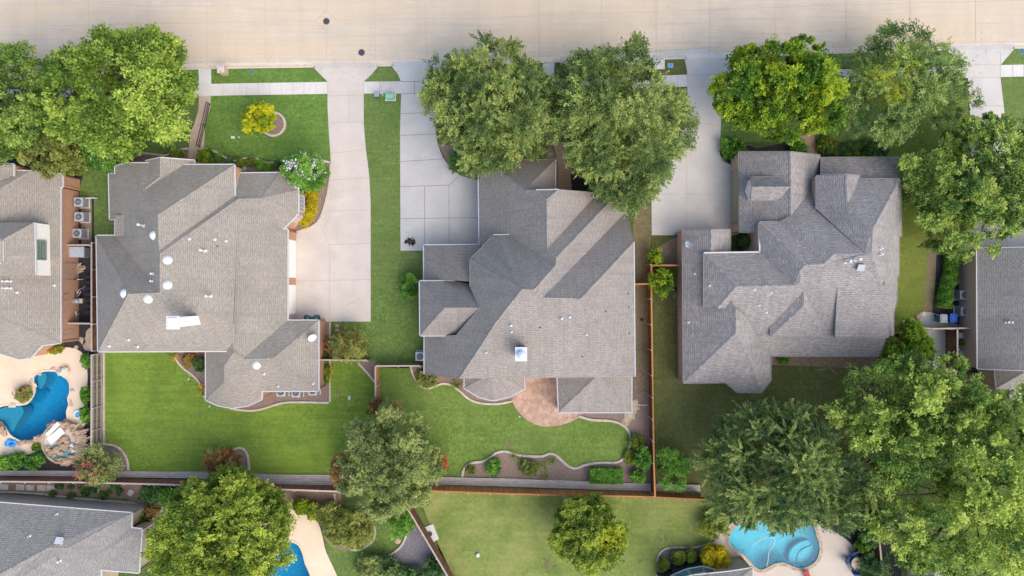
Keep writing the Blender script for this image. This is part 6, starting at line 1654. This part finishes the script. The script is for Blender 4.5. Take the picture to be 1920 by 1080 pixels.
for i, (x, y, r, m) in enumerate(((1707, 601, .3, 'rock_pale'), (1722, 595, .32, 'rock'), (1730, 588, .3, 'rock_pale'), (1718, 608, .3, 'rock'))):
    boulder('rough stone heaped at the corner of the side path by the trash cans', x, y, r * 19, 40 + i, 0, (1, .8, .5), m, 'stones by the trash can path')

# leaf litter blown along the kerb, drives and roofs' feet
rg = np.random.default_rng(4); n = 1500
lx = rg.uniform(20, 1900, n); off = rg.exponential(16, n) * rg.choice([-1, 1], n)
ly = np.array([ky(x) for x in lx]) + off - 4
hx = rg.uniform(700, 1880, 500); hy = rg.uniform(170, 900, 500)
pz = [P(x, y, 0) for x, y in list(zip(lx, ly)) + list(zip(hx, hy))]
cen = np.array([(p.x, p.y, .045 if i >= n or off[i] > 4 else -.10) for i, p in enumerate(pz)], dtype=np.float32)
m_ = len(cen)
lm = leaf_mesh('fallen_leaves', cen, nrm(rg.normal(0, 1, (m_, 3)) * (1, 1, .1)), nrm(rg.normal(0, .25, (m_, 3)) + (0, 0, 1)), rg.uniform(.05, .13, m_), rg.uniform(.03, .08, m_), rg.uniform(0, 1, m_))
tag(link('fallen_leaves', lm, M['leaf_rust']), kind='stuff')

# concrete pad with its drain, ball, ornaments
t = thing('drain_pad', 'square pale concrete pad with a round drain against the slanting fence', 'drain', P(806, 1000))
q = [P(791, 990), P(812, 982), P(823, 1010), P(812, 1016)]; mb = MB(); mb.prism([(p.x, p.y) for p in q], 0, .1); mb.build('pad', M['walk'], t)
mb = MB(); mb.lathe(P(806, 1001, .1), [(.24, 0), (.24, .05), (.16, .06), (0, .02)], 16); mb.build('grate', M['iron'], t)
t = thing('sprinkler_ball', 'small white rounded object lying on the pale bottom lawn', 'ball', P(895.5, 1041))
mb = MB(); mb.blob(P(895.5, 1041, .14), .2, (1, 1.1, .7), 3, .12, 12, 8); mb.build('shell', M['white'], t, smooth=True)
t = thing('clay_pot', 'orange round clay lid on the grass beside the river rock', 'pot', P(746, 1014))
mb = MB(); mb.lathe((0, 0, 0), [(.3, 0), (.3, .07), (.22, .12), (.06, .13), (.05, .18), (0, .18)], 18); mb.build('lid', M['brick'], t, world=False)
t = thing('lamp_globe', 'white globe lamp beside the lower right corner of the mottled roof', 'lamp', P(1672, 602))
mb = MB(); mb.tube([(0, 0, 0), (0, 0, 2.0)], .05, 8); mb.build('pole', M['trim'], t, world=False); mb = MB(); mb.blob((0, 0, 2.15), .2, (1, 1, 1), 1, 0, 12, 8); mb.build('globe', M['white'], t, world=False, smooth=True)
t = thing('bird_bath', 'small round pale green bowl in the shrub bed below the wavy edging', 'bowl', P(461, 317))
mb = MB(); mb.lathe((0, 0, 0), [(.1, 0), (.08, .3), (.22, .36), (.2, .38), (0, .34)], 14); mb.build('bowl', M['plastic_green'], t, world=False)
for i, (x, y, lab) in enumerate(((655, 746, 'clear grey sprinkler box lid on the bright lawn near the orange fence'), (354, 711, 'pale sprinkler head on the bright lawn near the mulch bed'), (393, 762, 'white sprinkler head beside the bay of the tan roofed house'), (974, 781, 'white sprinkler head beside the flagstone patio'))):
    mb = MB(); mb.lathe(P(x, y), [(.14 if i == 0 else .09, 0), (.14 if i == 0 else .09, .06), (0, .08)], 12, 1, 1.6 if i == 0 else 1); tag(mb.build('sprinkler', M['trim']), lab, 'sprinkler')
mb = MB(); mb.bar(P(156, 371.5, .6), P(182, 371.5, .6), .10, .10); mb.tube([P(157, 371.5, 0), P(157, 371.5, .6)], .04, 6); mb.tube([P(181, 371.5, 0), P(181, 371.5, .6)], .04, 6)
tag(mb.build('white_rail', M['trim']), 'white horizontal pole above the uppermost condenser', 'pole')
mb = MB(); mb.lathe(P(1203, 599), [(.14, 0), (.16, .06), (0, .05)], 12); tag(mb.build('yard_drain', M['black']), 'small black drain cap in the dry side strip', 'drain')
mb = MB(); mb.tube([P(1262, 443, .1), P(1277, 443, .12)], .14, 8); tag(mb.build('water_pipe', M['plastic_teal']), 'teal roll at the lower corner of the pale driveway', 'roll')

# the narrow side yard at the left: shed, bicycle, grill, bins, firewood
t = thing('metal_shed', 'grey ribbed metal storage shed in the narrow side yard', 'shed', P(158, 474))
c = P(158, 474); mb = MB(); mb.box((0, 0, .75), (1.7, .9, 1.5)); mb.build('wall', M['steel'], t, world=False)
mb = MB(); mb.box((0, 0, 1.53), (1.86, 1.02, .06))
for k in range(9): mb.box((-.85 + k * .2125, 0, 1.57), (.04, 1.0, .03))
mb.build('roof', M['ac_top'], t, world=False)
mb = MB(); mb.box((.2, -.46, .75), (.7, .03, 1.3)); mb.build('door', M['ac_top'], t, world=False)
rnd = random.Random(8); t = thing('firewood_pile', 'heap of split firewood below the metal shed', 'firewood', P(151, 502)); mb = MB()
for k in range(22):
    x, y = 151 + rnd.uniform(-7, 7), 503 + rnd.uniform(-9, 9); a = rnd.uniform(0, 3.1); z = .08 + rnd.uniform(0, .25); d = Vector((math.cos(a), math.sin(a), 0)) * .22
    mb.tube([P(x, y, z) - d, P(x, y, z) + d], .07, 5)
mb.build('log', M['slab'], t)
def bicycle(label, px, py, rz):
    t = thing('bicycle', label, 'bicycle', P(px, py), rz)
    for x in (-.5, .5):
        mb = MB(); mb.tube([(x + .33 * math.cos(a), .0, .35 + .33 * math.sin(a)) for a in np.linspace(0, 6.2832, 21)], .025, 6, False)
        w = mb.build('wheel', M['black'], t, world=False)
        mb = MB()
        for a in np.linspace(0, 6.28, 9)[:-1]: mb.tube([(x, 0, .35), (x + .32 * math.cos(a), 0, .35 + .32 * math.sin(a))], .005, 3)
        mb.build('spokes', M['galv'], w, world=False)
    mb = MB()
    for a, b in (((-.5, 0, .35), (-.15, 0, .85)), ((-.5, 0, .35), (0, 0, .32)), ((0, 0, .32), (-.17, 0, .9)), ((0, 0, .32), (.36, 0, .8)), ((-.15, 0, .82), (.36, 0, .86)), ((.5, 0, .35), (.34, 0, .95))): mb.tube([a, b], .025, 6)
    mb.build('frame', M['white'], t, world=False)
    mb = MB(); mb.tube([(.3, -.3, 1.0), (.36, -.1, .98), (.36, .1, .98), (.3, .3, 1.0)], .02, 6); mb.build('handlebar', M['black'], t, world=False)
    mb = MB(); mb.blob((-.2, 0, .94), .14, (1, .6, .35), 1, .05); mb.build('saddle', M['black'], t, world=False)
    return t
b0 = bicycle('upper white framed bicycle in the narrow side yard', 156, 524, 0.0)
dup(b0, P(155, 548), 1.0, 'lower white framed bicycle in the narrow side yard beside the grill')
t = thing('storage_cabinet', 'white square box against the orange brick wall in the side yard', 'box', P(135, 528)); mb = MB(); mb.box((0, 0, .3), (.45, .42, .6)); mb.build('box', M['white'], t, world=False); mb = MB(); mb.box((0, 0, .63), (.5, .46, .05)); mb.build('lid', M['white'], t, world=False)
t = thing('patio_umbrella_base', 'round tan pot between the bicycles and the brick wall', 'pot', P(143, 541)); mb = MB(); mb.lathe((0, 0, 0), [(.26, 0), (.36, .4), (.36, .45), (.3, .45), (.28, .38), (0, .38)], 16); mb.build('pot', M['tan_box'], t, world=False)
t = thing('barbecue_grill', 'dark hooded barbecue grill in the narrow side yard', 'grill', P(151, 564))
mb = MB(); mb.box((0, 0, .45), (.75, .5, .8)); mb.build('cart', M['ac_side'], t, world=False)
mb = MB(); mb.blob((0, 0, .88), .42, (1, .68, .5), 2, .03, 14, 8); mb.build('hood', M['steel'], t, world=False, smooth=True)
mb = MB(); mb.box((.55, 0, .84), (.3, .45, .04)); mb.build('side_shelf', M['tan_box'], t, world=False)
t = thing('storage_bin', 'green bin with a white lid at the lower end of the narrow side yard', 'bin', P(146, 589)); mb = MB(); mb.lathe((0, 0, 0), [(.2, 0), (.26, .5), (0, .5)], 14); mb.build('bin', M['plastic_green'], t, world=False); mb = MB(); mb.box((0, .15, .53), (.4, .3, .05)); mb.build('lid', M['white'], t, world=False)
for i, y in enumerate((520, 530, 541, 552, 563, 574, 585)):
    mb = MB(); mb.box(P(166, y, .45), (.35, .28, .9)); mb.box(P(166, y, .92), (.4, .33, .05)); tag(mb.build('planter_box', M['black']), 'dark planter box in the row along the side yard fence', 'planter', 'dark planters along the side yard fence')

# clutter along the right hand house
t = thing('ice_chest', 'white ice chest uppermost in the clutter by the right hand house', 'ice chest', P(1794, 628)); mb = MB(); mb.box((0, 0, .3), (.6, .5, .6)); mb.build('body', M['trim'], t, world=False); mb = MB(); mb.box((0, 0, .64), (.66, .56, .08)); mb.build('lid', M['white'], t, world=False)
t = thing('garden_ladder', 'white ladder lying below the ice chest by the right hand house', 'ladder', P(1793, 645))
mb = MB()
for x in (-.12, .25): mb.bar((x, -.9, .12), (x, .5, .12), .05, .07)
mb.build('rail', M['trim'], t, world=False); mb = MB()
for k in range(6): mb.bar((-.12, -.8 + k * .24, .12), (.25, -.8 + k * .24, .12), .04, .04)
mb.build('rung', M['trim'], t, world=False)
t = thing('gas_cylinder', 'grey rounded gas cylinder in the clutter by the right hand house', 'cylinder', P(1799, 661)); mb = MB(); mb.lathe((0, 0, 0), [(.2, 0), (.3, .08), (.3, .45), (.2, .58), (.08, .62), (.08, .7), (0, .7)], 16); mb.build('tank', M['galv'], t, world=False); mb = MB(); mb.tube([(-.12, 0, .6), (-.12, 0, .78), (.12, 0, .78), (.12, 0, .6)], .02, 6); mb.build('handle', M['galv'], t, world=False)
t = thing('storage_bin', 'white tub lowest in the clutter by the right hand house', 'tub', P(1810, 671)); mb = MB(); mb.box((0, 0, .25), (.5, .46, .5)); mb.build('tub', M['trim'], t, world=False); mb = MB(); mb.box((0, 0, .53), (.56, .52, .05)); mb.build('lid', M['white'], t, world=False)
bush('potted_plant', 'small leafy plant among the clutter by the right hand house', 'plant', 1806, 640, 7, .8, 'green', 180, 8)
t = thing('barbecue_grill', 'black grill with a white lid below the right hand house corner', 'grill', P(1850, 712)); mb = MB(); mb.box((0, 0, .45), (1.0, .6, .9)); mb.build('cart', M['black'], t, world=False); mb = MB(); mb.box((-.1, .15, .95), (.45, .25, .1)); mb.build('lid', M['trim'], t, world=False)
boulder('pale rounded boulder at the lower right corner of the right hand lower roof', 1906, 741, 11, 60, 0, (1, 1, .7), 'galv')

# ------------------------------------------------------------------ light, sky and camera
az, el = math.radians(AZ), math.radians(EL)
sd = Vector((math.sin(az) * math.cos(el), math.cos(az) * math.cos(el), math.sin(el)))
sl = D.lights.new('sun', 'SUN'); sl.energy = SUN; sl.angle = math.radians(SOFT); sl.color = (1.0, .93, .82)
so = D.objects.new('sun', sl); COL.objects.link(so); so.rotation_euler = sd.to_track_quat('Z', 'Y').to_euler(); so.location = (0, 0, 60)
w = D.worlds.new('World'); scene.world = w; w.use_nodes = True
nt = w.node_tree; sk = nt.nodes.new('ShaderNodeTexSky'); sk.sky_type = 'NISHITA'; sk.sun_disc = False
sk.sun_elevation = el; sk.sun_rotation = az; sk.air_density = 1.0; sk.dust_density = 2.0; sk.ozone_density = 1.0
nt.links.new(sk.outputs[0], nt.nodes['Background'].inputs[0]); nt.nodes['Background'].inputs[1].default_value = SKY
cd = D.cameras.new('camera'); cd.sensor_width = 36; cd.lens = 36 * FP / 1920; cd.clip_end = 2000; cd.clip_start = .5
co = D.objects.new('camera', cd); COL.objects.link(co); co.location = (0, 0, H); co.rotation_euler = (0, 0, 0)
scene.camera = co
scene.view_settings.view_transform = 'Standard'; scene.view_settings.look = 'None'; scene.view_settings.gamma = 1; scene.view_settings.exposure = EXPO
scene.cycles.max_bounces = 6; scene.cycles.transparent_max_bounces = 8; scene.cycles.caustics_reflective = False; scene.cycles.caustics_refractive = False
